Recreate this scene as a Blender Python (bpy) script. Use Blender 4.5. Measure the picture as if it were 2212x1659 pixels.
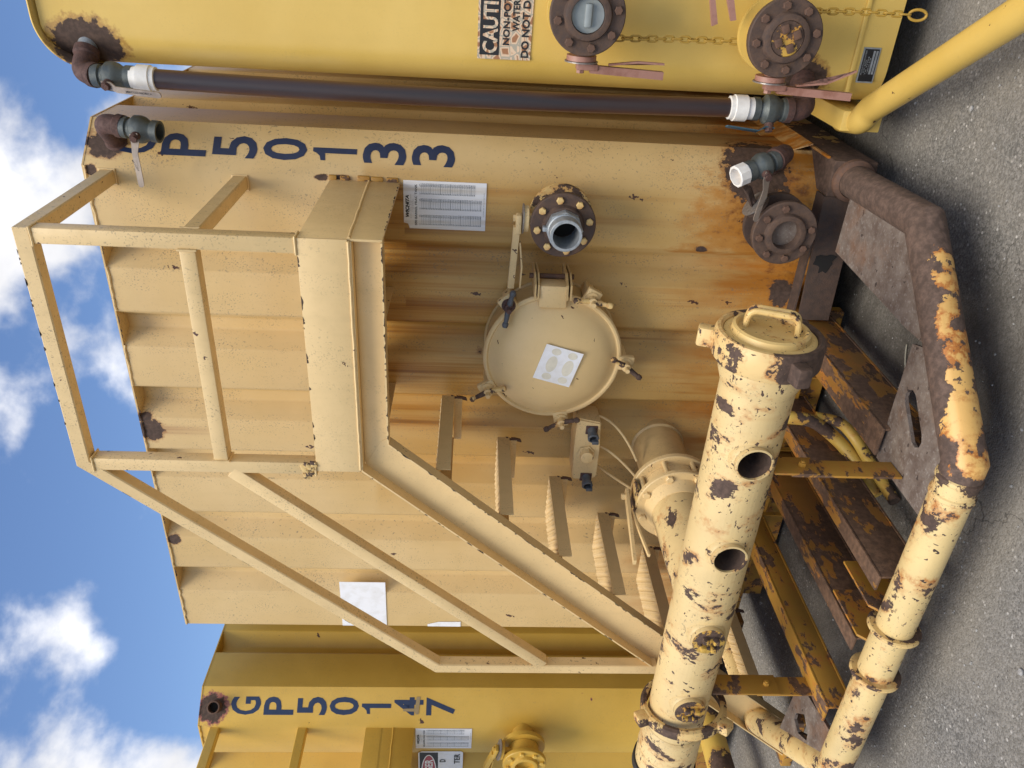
import bpy, bmesh, math, random
from mathutils import Vector, Matrix
V = Vector
random.seed(7)
S = bpy.context.scene
COL = S.collection
for o in list(bpy.data.objects): bpy.data.objects.remove(o)

# ---------------------------------------------------------------- camera
GZ = -0.10                                   # level of the asphalt
CAM = V((0, -2.85, 1.5))
yaw, pitch, roll = 0.5338648, 0.0581750, -0.0282181
fwd = V((-math.sin(yaw)*math.cos(pitch), math.cos(yaw)*math.cos(pitch), -math.sin(pitch)))
rt = V((math.cos(yaw), math.sin(yaw), 0))
dn = -rt.cross(fwd)
rt, dn = math.cos(roll)*rt + math.sin(roll)*dn, -math.sin(roll)*rt + math.cos(roll)*dn
cd = bpy.data.cameras.new('camera'); cam = bpy.data.objects.new('camera', cd); COL.objects.link(cam)
mw = Matrix.Identity(4)
for i in range(3):                           # the photograph was taken upright and is stored turned a quarter
    mw[i][0] = dn[i]; mw[i][1] = rt[i]; mw[i][2] = -fwd[i]; mw[i][3] = CAM[i]
cam.matrix_world = mw
cd.sensor_width = 36; cd.lens = 1678/2212*36; cd.clip_start = .05; cd.clip_end = 2000
S.camera = cam

# ---------------------------------------------------------------- sky and sun
SUN_EL, SUN_AZ = math.radians(60), math.radians(175)      # high over the yard, veiled by cloud: light is broad and soft
W = bpy.data.worlds.new('World'); S.world = W; W.use_nodes = True
CLOUD = (4.645, -6.876, -4.565)
def world():
    t = W.node_tree; t.nodes.clear(); N = t.nodes.new; L = t.links.new
    out = N('ShaderNodeOutputWorld'); bg = N('ShaderNodeBackground'); bg.inputs[1].default_value = .058
    sky = N('ShaderNodeTexSky'); sky.sky_type = 'NISHITA'; sky.sun_disc = False
    sky.sun_elevation = SUN_EL; sky.sun_rotation = SUN_AZ; sky.air_density = 1.0; sky.dust_density = .6; sky.ozone_density = 1.6
    tc = N('ShaderNodeTexCoord');
    mp = N('ShaderNodeMapping'); L(tc.outputs['Generated'], mp.inputs[0]); mp.inputs['Location'].default_value = CLOUD; mp.inputs['Scale'].default_value = (1, 1, 1.25)
    no = N('ShaderNodeTexNoise'); L(mp.outputs[0], no.inputs[0]); no.inputs['Scale'].default_value = 3.3; no.inputs['Detail'].default_value = 13
    no.inputs['Roughness'].default_value = .52; no.inputs['Distortion'].default_value = .1
    mr = N('ShaderNodeMapRange'); L(no.outputs[0], mr.inputs[0]); mr.inputs[1].default_value = .50; mr.inputs[2].default_value = .60; mr.interpolation_type = 'SMOOTHSTEP'
    n2 = N('ShaderNodeTexNoise'); L(mp.outputs[0], n2.inputs[0]); n2.inputs['Scale'].default_value = 5.0; n2.inputs['Detail'].default_value = 6
    cr = N('ShaderNodeMapRange'); L(n2.outputs[0], cr.inputs[0]); cr.inputs[1].default_value = .3; cr.inputs[2].default_value = .7; cr.inputs[3].default_value = 7.0; cr.inputs[4].default_value = 12.5
    cc = N('ShaderNodeCombineColor'); L(cr.outputs[0], cc.inputs[0]); L(cr.outputs[0], cc.inputs[1])
    bl = N('ShaderNodeMath'); bl.operation = 'MULTIPLY'; L(cr.outputs[0], bl.inputs[0]); bl.inputs[1].default_value = 1.03; L(bl.outputs[0], cc.inputs[2])
    hs = N('ShaderNodeHueSaturation'); L(sky.outputs[0], hs.inputs['Color']); hs.inputs['Hue'].default_value = .506; hs.inputs['Saturation'].default_value = 1.12; hs.inputs['Value'].default_value = 1.75
    mx = N('ShaderNodeMix'); mx.data_type = 'RGBA'; L(mr.outputs[0], mx.inputs[0]); L(hs.outputs[0], mx.inputs[6]); L(cc.outputs[0], mx.inputs[7])
    L(mx.outputs[2], bg.inputs[0]); L(bg.outputs[0], out.inputs[0])
world()
sd = bpy.data.lights.new('sun', 'SUN'); so = bpy.data.objects.new('sun', sd); COL.objects.link(so)
sd.energy = 2.05; sd.angle = math.radians(38); sd.color = (1, .92, .78)
sdir = V((math.sin(SUN_AZ)*math.cos(SUN_EL), math.cos(SUN_AZ)*math.cos(SUN_EL), math.sin(SUN_EL)))
so.rotation_euler = (-sdir).to_track_quat('-Z', 'Y').to_euler(); so.location = (0, 0, 12)
S.view_settings.view_transform = 'Standard'; S.view_settings.look = 'None'; S.view_settings.gamma = 1
S.view_settings.use_curve_mapping = False; S.view_settings.exposure = .80
S.render.resolution_x = 1024; S.render.resolution_y = 768

# ---------------------------------------------------------------- node helper
class NT:
    def __init__(s, name, bump=None):
        s.m = bpy.data.materials.new(name); s.m.use_nodes = True
        s.t = s.m.node_tree; s.t.nodes.clear()
        s.out = s.t.nodes.new('ShaderNodeOutputMaterial'); s.b = s.t.nodes.new('ShaderNodeBsdfPrincipled')
        s.t.links.new(s.b.outputs[0], s.out.inputs[0])
        s.co = s.t.nodes.new('ShaderNodeTexCoord').outputs['Object']
    def set(s, i, v):
        if v is None: return
        if isinstance(v, bpy.types.NodeSocket): s.t.links.new(v, i)
        elif isinstance(v, (tuple, list)): i.default_value = tuple(v) + ((1,) if len(i.default_value) == 4 and len(v) == 3 else ())
        else: i.default_value = v
    def noise(s, sc, det=4, ro=.55, vec=None, dist=0):
        n = s.t.nodes.new('ShaderNodeTexNoise'); s.set(n.inputs['Vector'], vec or s.co)
        n.inputs['Scale'].default_value = sc; n.inputs['Detail'].default_value = det; n.inputs['Roughness'].default_value = ro; n.inputs['Distortion'].default_value = dist
        return n.outputs[0]
    def vor(s, sc, feat='F1', vec=None, rand=1):
        n = s.t.nodes.new('ShaderNodeTexVoronoi'); n.feature = feat; s.set(n.inputs['Vector'], vec or s.co); n.inputs['Scale'].default_value = sc; n.inputs['Randomness'].default_value = rand
        return n
    def map(s, scale=(1, 1, 1), loc=(0, 0, 0), rot=(0, 0, 0), vec=None):
        n = s.t.nodes.new('ShaderNodeMapping'); s.set(n.inputs[0], vec or s.co); n.inputs['Scale'].default_value = scale; n.inputs['Location'].default_value = loc; n.inputs['Rotation'].default_value = rot
        return n.outputs[0]
    def math(s, op, a, b=None, c=None, clamp=False):
        n = s.t.nodes.new('ShaderNodeMath'); n.operation = op; n.use_clamp = clamp
        s.set(n.inputs[0], a)
        if b is not None: s.set(n.inputs[1], b)
        if c is not None: s.set(n.inputs[2], c)
        return n.outputs[0]
    def mul(s, *a):
        r = a[0]
        for q in a[1:]: r = s.math('MULTIPLY', r, q)
        return r
    def mx(s, *a):
        r = a[0]
        for q in a[1:]: r = s.math('MAXIMUM', r, q)
        return r
    def rng(s, v, a, b, c=0, d=1, smooth=False):
        n = s.t.nodes.new('ShaderNodeMapRange'); s.set(n.inputs[0], v)
        if smooth: n.interpolation_type = 'SMOOTHSTEP'
        for i, q in enumerate((a, b, c, d)): n.inputs[i+1].default_value = q
        return n.outputs[0]
    def mix(s, f, a, b, mode='MIX'):
        n = s.t.nodes.new('ShaderNodeMix'); n.data_type = 'RGBA'; n.blend_type = mode
        s.set(n.inputs[0], f); s.set(n.inputs[6], a); s.set(n.inputs[7], b); return n.outputs[2]
    def sep(s):
        if not hasattr(s, '_sep'):
            n = s.t.nodes.new('ShaderNodeSeparateXYZ'); s.set(n.inputs[0], s.co); s._sep = n.outputs
        return s._sep
    def dist(s, p, sc=(1, 1, 1)):
        n = s.t.nodes.new('ShaderNodeVectorMath'); n.operation = 'DISTANCE'
        if sc != (1, 1, 1):
            s.set(n.inputs[0], s.map(sc)); n.inputs[1].default_value = tuple(p[i]*sc[i] for i in range(3))
        else:
            s.set(n.inputs[0], s.co); n.inputs[1].default_value = p
        return n.outputs['Value']
    def bump(s, h, strength=.3, dist=.002):
        n = s.t.nodes.new('ShaderNodeBump'); s.set(n.inputs['Height'], h); n.inputs['Strength'].default_value = strength; n.inputs['Distance'].default_value = dist
        s.t.links.new(n.outputs[0], s.b.inputs['Normal'])
    def done(s, col, rough=.5, metal=0, spec=.5):
        s.set(s.b.inputs['Base Color'], col); s.set(s.b.inputs['Roughness'], rough); s.set(s.b.inputs['Metallic'], metal); s.set(s.b.inputs['Specular IOR Level'], spec)
        return s.m

RUSTD = (.058, .035, .025); RUSTM = (.13, .055, .025); RUSTO = (.42, .15, .03)

def chips(n, sc=14, keep=.72, size=.16, sx=1, sz=.55):
    """small shards of missing paint, dark, longer than wide, each with a faint rust tail below"""
    wob = n.noise(60, 1)
    vm = n.t.nodes.new('ShaderNodeVectorMath'); vm.operation = 'MULTIPLY_ADD'
    n.set(vm.inputs[0], n.map((sx, 1, sz)));  vm.inputs[1].default_value = (1, 1, 1)
    cb = n.t.nodes.new('ShaderNodeCombineXYZ'); w = n.math('MULTIPLY', wob, .05); n.set(cb.inputs[0], w); n.set(cb.inputs[2], w); n.set(vm.inputs[2], cb.outputs[0])
    v = n.vor(sc, vec=vm.outputs[0])
    se = n.t.nodes.new('ShaderNodeSeparateColor'); n.set(se.inputs[0], v.outputs['Color'])
    thr = n.rng(se.outputs[0], keep, 1, 0, size)
    return n.math('LESS_THAN', v.outputs['Distance'], thr)

def paint(name, base, dark, rough=.42, specks=.0, chip=(14, .75, .15), patches=(), streak=0, streak_zone=None, lowrust=0, dirt=.5, wob=.45, pr=RUSTD, tails=(), pink=None, orange=()):
    n = NT(name); x, y, z = n.sep()
    big = n.noise(1.6, 3); fine = n.noise(18, 3, .6)
    col = n.mix(n.rng(big, .35, .68), base, dark)
    col = n.mix(n.mul(n.rng(fine, .45, .75), .16*dirt), col, tuple(.62*c for c in dark))
    stz = n.noise(1, 3, .6, vec=n.map((24, 24, .9)))
    col = n.mix(n.mul(n.rng(stz, .5, .8), .16*dirt), col, tuple(.72*c for c in dark))
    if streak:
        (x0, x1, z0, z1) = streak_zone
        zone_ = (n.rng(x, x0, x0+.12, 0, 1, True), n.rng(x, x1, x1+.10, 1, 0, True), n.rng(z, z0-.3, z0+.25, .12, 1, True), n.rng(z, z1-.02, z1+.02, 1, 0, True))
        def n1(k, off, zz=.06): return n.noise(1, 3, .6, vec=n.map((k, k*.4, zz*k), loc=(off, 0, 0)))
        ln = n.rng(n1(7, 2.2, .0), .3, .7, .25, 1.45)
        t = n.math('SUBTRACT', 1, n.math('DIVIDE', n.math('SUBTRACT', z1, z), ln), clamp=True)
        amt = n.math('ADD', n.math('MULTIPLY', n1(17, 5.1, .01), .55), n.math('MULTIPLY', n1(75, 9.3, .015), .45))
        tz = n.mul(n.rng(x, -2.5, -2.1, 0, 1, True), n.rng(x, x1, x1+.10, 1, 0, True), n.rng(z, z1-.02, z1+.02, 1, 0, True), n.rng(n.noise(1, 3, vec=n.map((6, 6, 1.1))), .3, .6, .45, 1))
        col = n.mix(n.mul(tz, n.rng(z, .2, z1, .5, .8)), col, (.47, .25, .04))  # golden rust stain, with the shade below the platform put into the colour too
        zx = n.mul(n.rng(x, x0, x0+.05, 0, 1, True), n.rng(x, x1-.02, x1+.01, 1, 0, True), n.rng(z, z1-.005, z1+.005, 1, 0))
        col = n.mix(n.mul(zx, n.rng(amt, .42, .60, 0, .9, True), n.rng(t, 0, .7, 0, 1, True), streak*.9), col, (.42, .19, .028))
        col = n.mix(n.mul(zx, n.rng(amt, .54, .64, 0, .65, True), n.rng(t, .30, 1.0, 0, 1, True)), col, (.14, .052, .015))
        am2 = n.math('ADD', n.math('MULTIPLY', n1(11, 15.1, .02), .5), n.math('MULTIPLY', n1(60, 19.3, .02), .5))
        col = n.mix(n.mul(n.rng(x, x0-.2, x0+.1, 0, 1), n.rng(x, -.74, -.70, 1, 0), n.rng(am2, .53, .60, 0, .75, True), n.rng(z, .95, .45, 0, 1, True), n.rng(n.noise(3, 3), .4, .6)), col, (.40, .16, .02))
    for (tx, tz, w, ln, c) in tails:            # a rust run below a chip
        f = n.mul(n.rng(n.math('ABSOLUTE', n.math('SUBTRACT', x, tx)), w*.2, w, 1, 0, True), n.rng(z, tz-ln, tz, 0, 1), n.rng(z, tz, tz+.004, 1, 0), n.rng(n.noise(1, 3, vec=n.map((90, 90, 1))), .3, .7, .3, 1))
        col = n.mix(n.math('MULTIPLY', f, .85), col, c)
    if lowrust:
        f = n.mul(n.rng(n.math('ADD', z, n.math('MULTIPLY', n.math('SUBTRACT', n.noise(5, 5), .5), .55)), .80, .20, 0, 1, True), n.rng(n.noise(1, 6, .62, vec=n.map((15, 15, 2.2))), .38, .62, .25, 1, True))
        col = n.mix(n.math('MULTIPLY', f, lowrust, clamp=True), col, (.42, .155, .018))
        f2 = n.mul(n.rng(n.math('ADD', z, n.math('MULTIPLY', n.noise(9, 6), .28)), .40, .30, 0, 1), n.rng(n.noise(26, 6), .5, .56))
        col = n.mix(n.math('MULTIPLY', f2, .9), col, RUSTM)
    if orange:
        nz0 = n.math('MULTIPLY', n.math('SUBTRACT', n.noise(1, 5, .7, vec=n.map((26, 26, 12))), .5), 2.2); om = None
        for (p, r, sc) in orange:
            d = n.math('ADD', n.math('DIVIDE', n.dist(p, sc), r), nz0); om = d if om is None else n.math('MINIMUM', om, d)
        col = n.mix(n.rng(om, .6, 1.3, .75, 0, True), col, (.45, .18, .022)); col = n.mix(n.mul(n.rng(om, .2, .7, 1, 0, True), n.rng(n.noise(30, 4), .45, .6)), col, (.20, .07, .018))
    if specks:
        m = n.mul(n.rng(n.noise(7, 4, .7, vec=n.map((1.6, 1, .5))), .47, .62), n.rng(n.noise(150, 1, .5), .60, .66))
        m2 = n.mul(n.rng(n.noise(4, 2), .40, .62), n.rng(n.noise(85, 2, .6), .63, .68))
        col = n.mix(n.math('MULTIPLY', n.mx(m, m2), specks*.72, clamp=True), col, (.20, .155, .095))
    ck = None
    if chip:
        ck = chips(n, *chip); col = n.mix(ck, col, (.085, .035, .02))
    if patches:
        nz = n.math('MULTIPLY', n.math('SUBTRACT', n.noise(38, 5, .62), .5), 3.2*wob)
        pm = None
        for (p, r, sc) in patches:
            d = n.math('ADD', n.math('DIVIDE', n.dist(p, sc), r), nz)
            pm = d if pm is None else n.math('MINIMUM', pm, d)
        edge = n.rng(pm, 1.0, 1.25, 1, 0, True); core = n.rng(pm, .93, 1.0, 1, 0)
        if pink: col = n.mix(edge, col, pink)
        else: col = n.mix(n.math('MULTIPLY', edge, .6), col, (.30, .12, .03))
        rr = n.mix(n.rng(n.noise(60, 4), .4, .65), pr, tuple(1.7*c for c in pr))
        col = n.mix(core, col, rr)
        ro = n.mix(core, (rough,)*3, (.85,)*3)
    else: ro = n.rng(fine, .3, .7, rough-.06, rough+.14)
    n.bump(n.math('ADD', n.math('MULTIPLY', n.noise(2.2, 2), 2.2), n.noise(9, 3, .45)), .4, .005)
    return n.done(col, ro)

def peel(name, base, amount=.5, grad=None, strip=None, scale=7, stretch=(1, 1, 1), fleck=True, rust=RUSTD, orange=.8):
    """paint breaking off in large flakes over dark rust"""
    n = NT(name); x, y, z = n.sep()
    v = n.map(stretch)
    f = n.noise(scale, 7, .68, vec=v)
    if grad:                      # more bare metal towards one end: (axis, a, b, add_a, add_b)
        ax = (x, y, z)[grad[0]]; f = n.math('ADD', f, n.rng(ax, grad[1], grad[2], grad[3], grad[4], True))
    if strip:                     # a run of paint left along one side: (direction, from, to, change)
        dp = n.t.nodes.new('ShaderNodeVectorMath'); dp.operation = 'DOT_PRODUCT'; n.set(dp.inputs[0], n.co); dp.inputs[1].default_value = strip[0]
        f = n.math('ADD', f, n.mul(n.rng(dp.outputs['Value'], strip[1], strip[2], 0, strip[3], True), n.rng(y, -.66, -.78, 0, 1, True)))
    t = .68 - .3*amount
    bare = n.rng(f, t, t+.012)
    pc = n.mix(n.rng(n.noise(3, 4), .35, .7), base, tuple(c*.80 for c in base))
    run = n.noise(1, 5, .6, vec=n.map((14, 14, 2.2)))
    pc = n.mix(n.mul(n.rng(f, t-.085, t, 0, orange, True), n.rng(run, .42, .66)), pc, RUSTO)
    pc = n.mix(n.mul(n.rng(run, .58, .78), .35), pc, (.45, .22, .06))
    if fleck:
        fl = n.mul(n.rng(n.noise(45, 4, .62, vec=n.map((.7, 1.3, 1.3))), .63, .645), n.rng(n.noise(4.5, 2), .40, .6))
        fl = n.mx(fl, chips(n, 34, .62, .26, 1.5, .9))
        bare = n.mx(bare, fl)
        gs = n.mul(n.rng(n.noise(120, 2), .62, .67), n.rng(n.noise(5, 3, vec=n.map(loc=(4, 4, 4))), .44, .62))
        pc = n.mix(n.math('MULTIPLY', gs, .6), pc, (.20, .17, .11))
    rc = n.mix(n.rng(n.noise(50, 5, .65), .4, .66), rust, tuple(1.9*c for c in rust))
    col = n.mix(bare, pc, rc)
    hb = n.math('SUBTRACT', n.math('MULTIPLY', n.noise(130, 4), .12), n.math('MULTIPLY', bare, .30))
    n.bump(hb, .6, .004)
    return n.done(col, n.mix(bare, (.45,)*3, (.82,)*3))

def metal(name, c, c2, rough=.6, sc=40, metallic=0., bump=.4, thr=(.4, .65)):
    n = NT(name)
    f = n.rng(n.noise(sc, 6, .65), *thr)
    f2 = n.rng(n.noise(sc*.2, 4), .35, .7)
    col = n.mix(n.math('MULTIPLY', f, .8), c, c2); col = n.mix(n.math('MULTIPLY', f2, .35), col, tuple(.55*q for q in c))
    n.bump(n.noise(sc*4, 3), bump, .002)
    return n.done(col, n.rng(f, 0, 1, rough-.1, rough+.15), metallic)

def plain(name, c, rough=.5, metallic=0.):
    n = NT(name); f = n.noise(30, 4)
    n.bump(n.noise(150, 2), .1, .001)
    return n.done(n.mix(n.rng(f, .4, .7), c, tuple(.85*q for q in c)), rough, metallic)

CRM = (.66, .475, .225); CRMD = (.59, .405, .165); CRL = (.74, .54, .265)
YEL = (.73, .505, .135); YELD = (.65, .43, .09)
M = {}
def build_materials():
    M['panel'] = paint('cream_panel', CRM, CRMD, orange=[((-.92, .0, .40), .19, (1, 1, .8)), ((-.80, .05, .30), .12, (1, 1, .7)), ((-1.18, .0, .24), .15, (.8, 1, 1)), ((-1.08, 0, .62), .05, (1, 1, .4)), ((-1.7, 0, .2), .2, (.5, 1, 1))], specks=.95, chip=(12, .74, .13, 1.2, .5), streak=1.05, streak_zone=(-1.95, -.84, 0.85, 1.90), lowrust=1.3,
        patches=[((-.838, .0, 2.87), .020, (1, 1, 1)), ((-1.965, 0, 2.86), .055, (1, 1, 1)), ((-1.90, 0, 2.875), .03, (1, 1, 1)), ((-1.66, .03, 1.50), .022, (1, 1, 1)),
                 ((-2.595, 0, 2.862), .03, (1, 1, 1)), ((-1.50, .02, 1.452), .022, (.5, 1, 1)), ((-.755, .065, 2.83), .062, (1, 1, .9)), ((-.745, .05, .42), .125, (1, .6, 1)), ((-1.05, 0, .60), .014, (1, 1, .6)),
                 ((-1.10, .02, 1.745), .014, (1, 1, .5)), ((-1.31, .02, 1.745), .012, (1, 1, .5)), ((-1.42, .02, 1.745), .012, (1, 1, .5)), ((-.83, 0, 1.98), .012, (1, 1, .35)), ((-.83, 0, 2.05), .012, (1, 1, .5)), ((-1.2, 0, .24), .05, (.6, 1, 1))],
        tails=[(-1.965, 2.82, .035, .30, (.30, .13, .05)), (-.84, 2.0, .03, .16, (.33, .14, .03)), (-1.02, 1.75, .02, .5, (.18, .07, .02)), (-1.32, 1.75, .03, .7, (.25, .09, .02)), (-1.105, 1.75, .035, .65, (.22, .08, .02)), (-.95, 1.07, .025, .40, (.36, .15, .025)), (-.86, 1.07, .012, .5, (.40, .18, .03)), (-1.55, .90, .03, .45, (.36, .16, .03)), (-1.49, .88, .008, .4, (.25, .09, .02))])
    M['cream'] = paint('cream_paint', CRL, CRM, specks=.45, chip=(17, .80, .13, 1, 1), dirt=.9)
    M['rail'] = paint('cream_rail_paint', CRL, CRM, specks=.9, chip=(22, .74, .17, 1, 1), dirt=1.2)
    M['lid'] = paint('cream_lid_paint', CRL, CRM, specks=.1, chip=(24, .60, .15, 1, 1), dirt=.4)
    M['valvep'] = paint('painted_valve', CRL, CRM, specks=.5, chip=(30, .70, .22, 1, 1), dirt=1)
    M['stained'] = paint('stained_paint', CRM, (.48, .32, .13), specks=.5, chip=(18, .85, .12, 1, 1), dirt=1.6)
    M['gold'] = paint('gold_yellow_panel', (.66, .42, .075), (.58, .35, .05), specks=.25, chip=(9, .82, .12, 1, 1), dirt=.5,
        patches=[((-3.74, -.07, 2.83), .075, (1, 1, 1)), ((-3.70, -.02, .955), .012, (1, 1, .4)), ((-3.70, -.02, .75), .010, (.5, 1, 1)), ((-3.69, -.0, .80), .010, (1, 1, .6))], pink=(.30, .09, .07), wob=.35)
    M['yellow'] = paint('smooth_yellow_paint', YEL, YELD, specks=.1, chip=(9, .86, .12, 1, 1), dirt=.35, rough=.34,
        patches=[((-.415, .03, 2.80), .085, (1, 1, .7)), ((-.41, .02, .36), .075, (1, 1, .8))], wob=.3)
    M['yellow_pipe'] = paint('yellow_pipe_paint', (.62, .42, .105), (.56, .37, .075), specks=.1, chip=(24, .72, .24, 1, 1), dirt=.3, rough=.34)
    M['manifold'] = peel('peeling_cream', (.70, .52, .245), .345, scale=8, stretch=(1.35, .85, .85))
    M['cappaint'] = peel('worn_cap_paint', (.74, .52, .20), .22, scale=14)
    M['nut'] = peel('peeling_nut', (.74, .52, .21), .60, scale=11)
    M['nutdark'] = peel('worn_union_nut', (.74, .52, .22), .60, grad=(2, .54, .74, .30, -.03), scale=11)
    M['bumper'] = peel('peeling_bumper', (.70, .52, .235), .31, grad=(0, -1.5, -1.2, 0, .14), scale=8, stretch=(1, 1.0, 1.0), orange=1)
    M['bumper_bare'] = peel('bare_bumper', (.70, .42, .13), .5, grad=(1, -1.12, -.5, .16, .30), strip=((.743, -.669, -.12), -.130, -.095, -.185), scale=9, rust=(.075, .048, .036), fleck=False, orange=1.6)
    M['beam'] = peel('rusty_beam', (.34, .16, .032), .72, grad=(1, -1.1, -.2, .08, -.05), scale=7, stretch=(2.2, .7, 1.5), fleck=False, rust=(.085, .047, .027), orange=1)
    M['beamy'] = peel('rusty_yellow_beam', (.42, .22, .035), .48, scale=9, stretch=(2, .8, 1.4), fleck=False, rust=(.085, .047, .027), orange=1)
    M['skid'] = peel('rusted_skid', (.46, .30, .08), .5, grad=(1, -.08, .45, .30, .02), scale=8, fleck=False, orange=1)
    M['rust'] = metal('brown_rust', (.10, .056, .039), (.17, .09, .055), .8, 45)
    M['rust_dark'] = metal('dark_rust', (.06, .039, .030), (.11, .066, .047), .85, 35, bump=.7)
    n = NT('pitted_plate')
    c1 = n.mix(n.rng(n.noise(14, 5, .7), .38, .66), (.11, .078, .062), (.20, .165, .14)); c1 = n.mix(n.mul(n.rng(n.noise(90, 3), .56, .72), .6), c1, (.30, .27, .245))
    c1 = n.mix(chips(n, 30, .55, .30, 1, 1), c1, (.05, .035, .03)); c1 = n.mix(n.mul(n.rng(n.noise(5, 4), .55, .72), .55), c1, (.20, .09, .04))
    n.bump(n.noise(60, 5), .6, .003); M['scale'] = n.done(c1, .7)
    M['flange'] = metal('rusty_flange', (.075, .047, .036), (.135, .08, .052), .75, 40)
    M['iron'] = metal('grey_cast_iron', (.085, .10, .10), (.14, .155, .15), .5, 30, .35)
    M['elbow'] = metal('rusty_elbow', (.10, .048, .038), (.05, .032, .03), .8, 60, bump=.8)
    M['galv'] = metal('galvanised', (.34, .37, .39), (.48, .51, .53), .45, 55, .45)
    M['steel'] = metal('worn_steel', (.30, .28, .26), (.18, .14, .12), .45, 60, .5)
    M['handle'] = metal('stainless_handle', (.27, .22, .18), (.38, .32, .27), .45, 30, .3, bump=.1)
    M['pink'] = metal('pink_primer', (.37, .19, .145), (.24, .10, .065), .6, 18, thr=(.50, .66))
    M['pvc'] = plain('white_pvc', (.80, .78, .74), .35)
    M['pvcin'] = plain('cream_pvc', (.66, .56, .48), .5); M['faded'] = plain('faded_print', (.74, .70, .58), .5)
    M['plugg'] = plain('grey_plug', (.28, .31, .31), .4)
    M['plugy'] = peel('yellow_plug', (.60, .37, .07), .64, scale=20, fleck=False)
    M['navy'] = plain('navy_print', (.018, .032, .085), .35)
    M['black'] = plain('black_print', (.012, .012, .014), .5)
    M['grey_print'] = plain('grey_print', (.20, .21, .23), .5)
    M['red_print'] = plain('red_print', (.42, .035, .06), .4)
    M['rubber'] = plain('dark_rubber', (.02, .019, .02), .6)
    M['void'] = plain('dark_inside', (.012, .010, .009), .9)
    M['bluegrey'] = metal('blue_grey_paint', (.075, .088, .105), (.12, .13, .145), .55, 40)
    M['blue'] = metal('blue_vinyl', (.03, .085, .12), (.05, .11, .15), .45, 40)
    M['chain'] = paint('yellow_chain_paint', (.48, .30, .05), (.38, .22, .03), chip=(60, .7, .3, 1, 1), dirt=1)
    n = NT('hose_brown')
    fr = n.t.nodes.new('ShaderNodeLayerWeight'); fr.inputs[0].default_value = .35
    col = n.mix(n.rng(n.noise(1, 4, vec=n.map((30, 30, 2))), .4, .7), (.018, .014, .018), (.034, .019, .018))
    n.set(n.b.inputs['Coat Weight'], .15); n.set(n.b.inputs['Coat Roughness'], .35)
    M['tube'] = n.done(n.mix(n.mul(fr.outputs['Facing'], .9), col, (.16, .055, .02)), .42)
    n = NT('white_sticker'); M['white'] = n.done(n.mix(n.rng(n.noise(20, 5), .45, .75), (.84, .85, .88), (.72, .71, .70)), .35)
    n = NT('stained_sticker'); x, y, z = n.sep()
    f = n.mul(n.rng(n.noise(1, 5, vec=n.map((22, 22, 1.5))), .48, .66), .55)
    M['sheet'] = n.done(n.mix(f, (.80, .80, .82), (.50, .38, .22)), .35)
    n = NT('crazed_sticker')
    v = n.vor(34, vec=n.map((1, 1, 1.25))); e = n.vor(34, 'DISTANCE_TO_EDGE', vec=n.map((1, 1, 1.25)))
    wv = n.noise(60, 3); d2 = n.math('ADD', e.outputs['Distance'], n.math('MULTIPLY', n.math('SUBTRACT', wv, .5), .12))
    col = n.mix(n.rng(d2, .16, .24), (.70, .52, .36), (.34, .16, .075)); col = n.mix(n.rng(d2, .05, .08), (.40, .36, .28), col)
    M['crazed'] = n.done(col, .45)
    n = NT('asphalt')
    a = n.vor(170); b = n.vor(62); c = n.noise(2.2, 5); g = n.noise(110, 4, .7)
    se = n.t.nodes.new('ShaderNodeSeparateColor'); n.set(se.inputs[0], a.outputs['Color'])
    s2 = n.t.nodes.new('ShaderNodeSeparateColor'); n.set(s2.inputs[0], b.outputs['Color'])
    col = n.mix(n.rng(se.outputs[0], .15, 1), (.115, .110, .100), (.25, .238, .22))
    col = n.mix(n.mul(n.rng(s2.outputs[1], .62, .70), n.rng(b.outputs['Distance'], .42, .30)), col, (.26, .245, .225))
    col = n.mix(n.mul(n.rng(s2.outputs[2], .95, .97), n.rng(b.outputs['Distance'], .36, .28)), col, (.48, .46, .43))
    col = n.mix(n.rng(c, .38, .68, 0, .6), col, (.26, .235, .195)); col = n.mix(n.mul(n.rng(g, .56, .66), .75), col, (.045, .04, .035))
    wv = n.t.nodes.new('ShaderNodeVectorMath'); wv.operation = 'ADD'; n.set(wv.inputs[0], n.co); cbx = n.t.nodes.new('ShaderNodeCombineXYZ'); n.set(cbx.inputs[0], n.math('MULTIPLY', n.noise(5, 4), .5)); n.set(cbx.inputs[1], n.math('MULTIPLY', n.noise(4, 4, vec=n.map(loc=(7, 3, 1))), .5)); n.set(wv.inputs[1], cbx.outputs[0])
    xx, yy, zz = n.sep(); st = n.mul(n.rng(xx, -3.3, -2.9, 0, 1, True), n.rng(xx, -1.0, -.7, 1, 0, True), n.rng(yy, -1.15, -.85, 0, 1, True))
    col = n.mix(n.mul(st, n.rng(n.noise(3.5, 5, .65), .35, .6, .25, .8)), col, (.055, .047, .038))  # asphalt darkened under the frame: its shade put into the colour, plus soil
    ek = n.vor(1.15, 'DISTANCE_TO_EDGE', vec=wv.outputs[0])
    col = n.mix(n.mul(n.rng(ek.outputs['Distance'], .006, .0, 0, 1), n.rng(n.noise(1.7, 2), .45, .55), .75), col, (.03, .028, .025))
    col = n.mix(n.mul(n.rng(n.noise(1.1, 4, vec=n.map(loc=(3, 8, 0))), .50, .68), .45), col, (.085, .078, .068))
    n.bump(n.math('ADD', n.math('MULTIPLY', n.math('SUBTRACT', 1, a.outputs['Distance']), .7), n.math('MULTIPLY', n.math('SUBTRACT', 1, b.outputs['Distance']), .5)), .6, .004)
    M['asphalt'] = n.done(col, .85)
    n = NT('stone'); M['stone'] = n.done(n.mix(n.rng(n.noise(70, 4), .4, .7), (.25, .24, .225), (.42, .41, .40)), .8)
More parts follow.
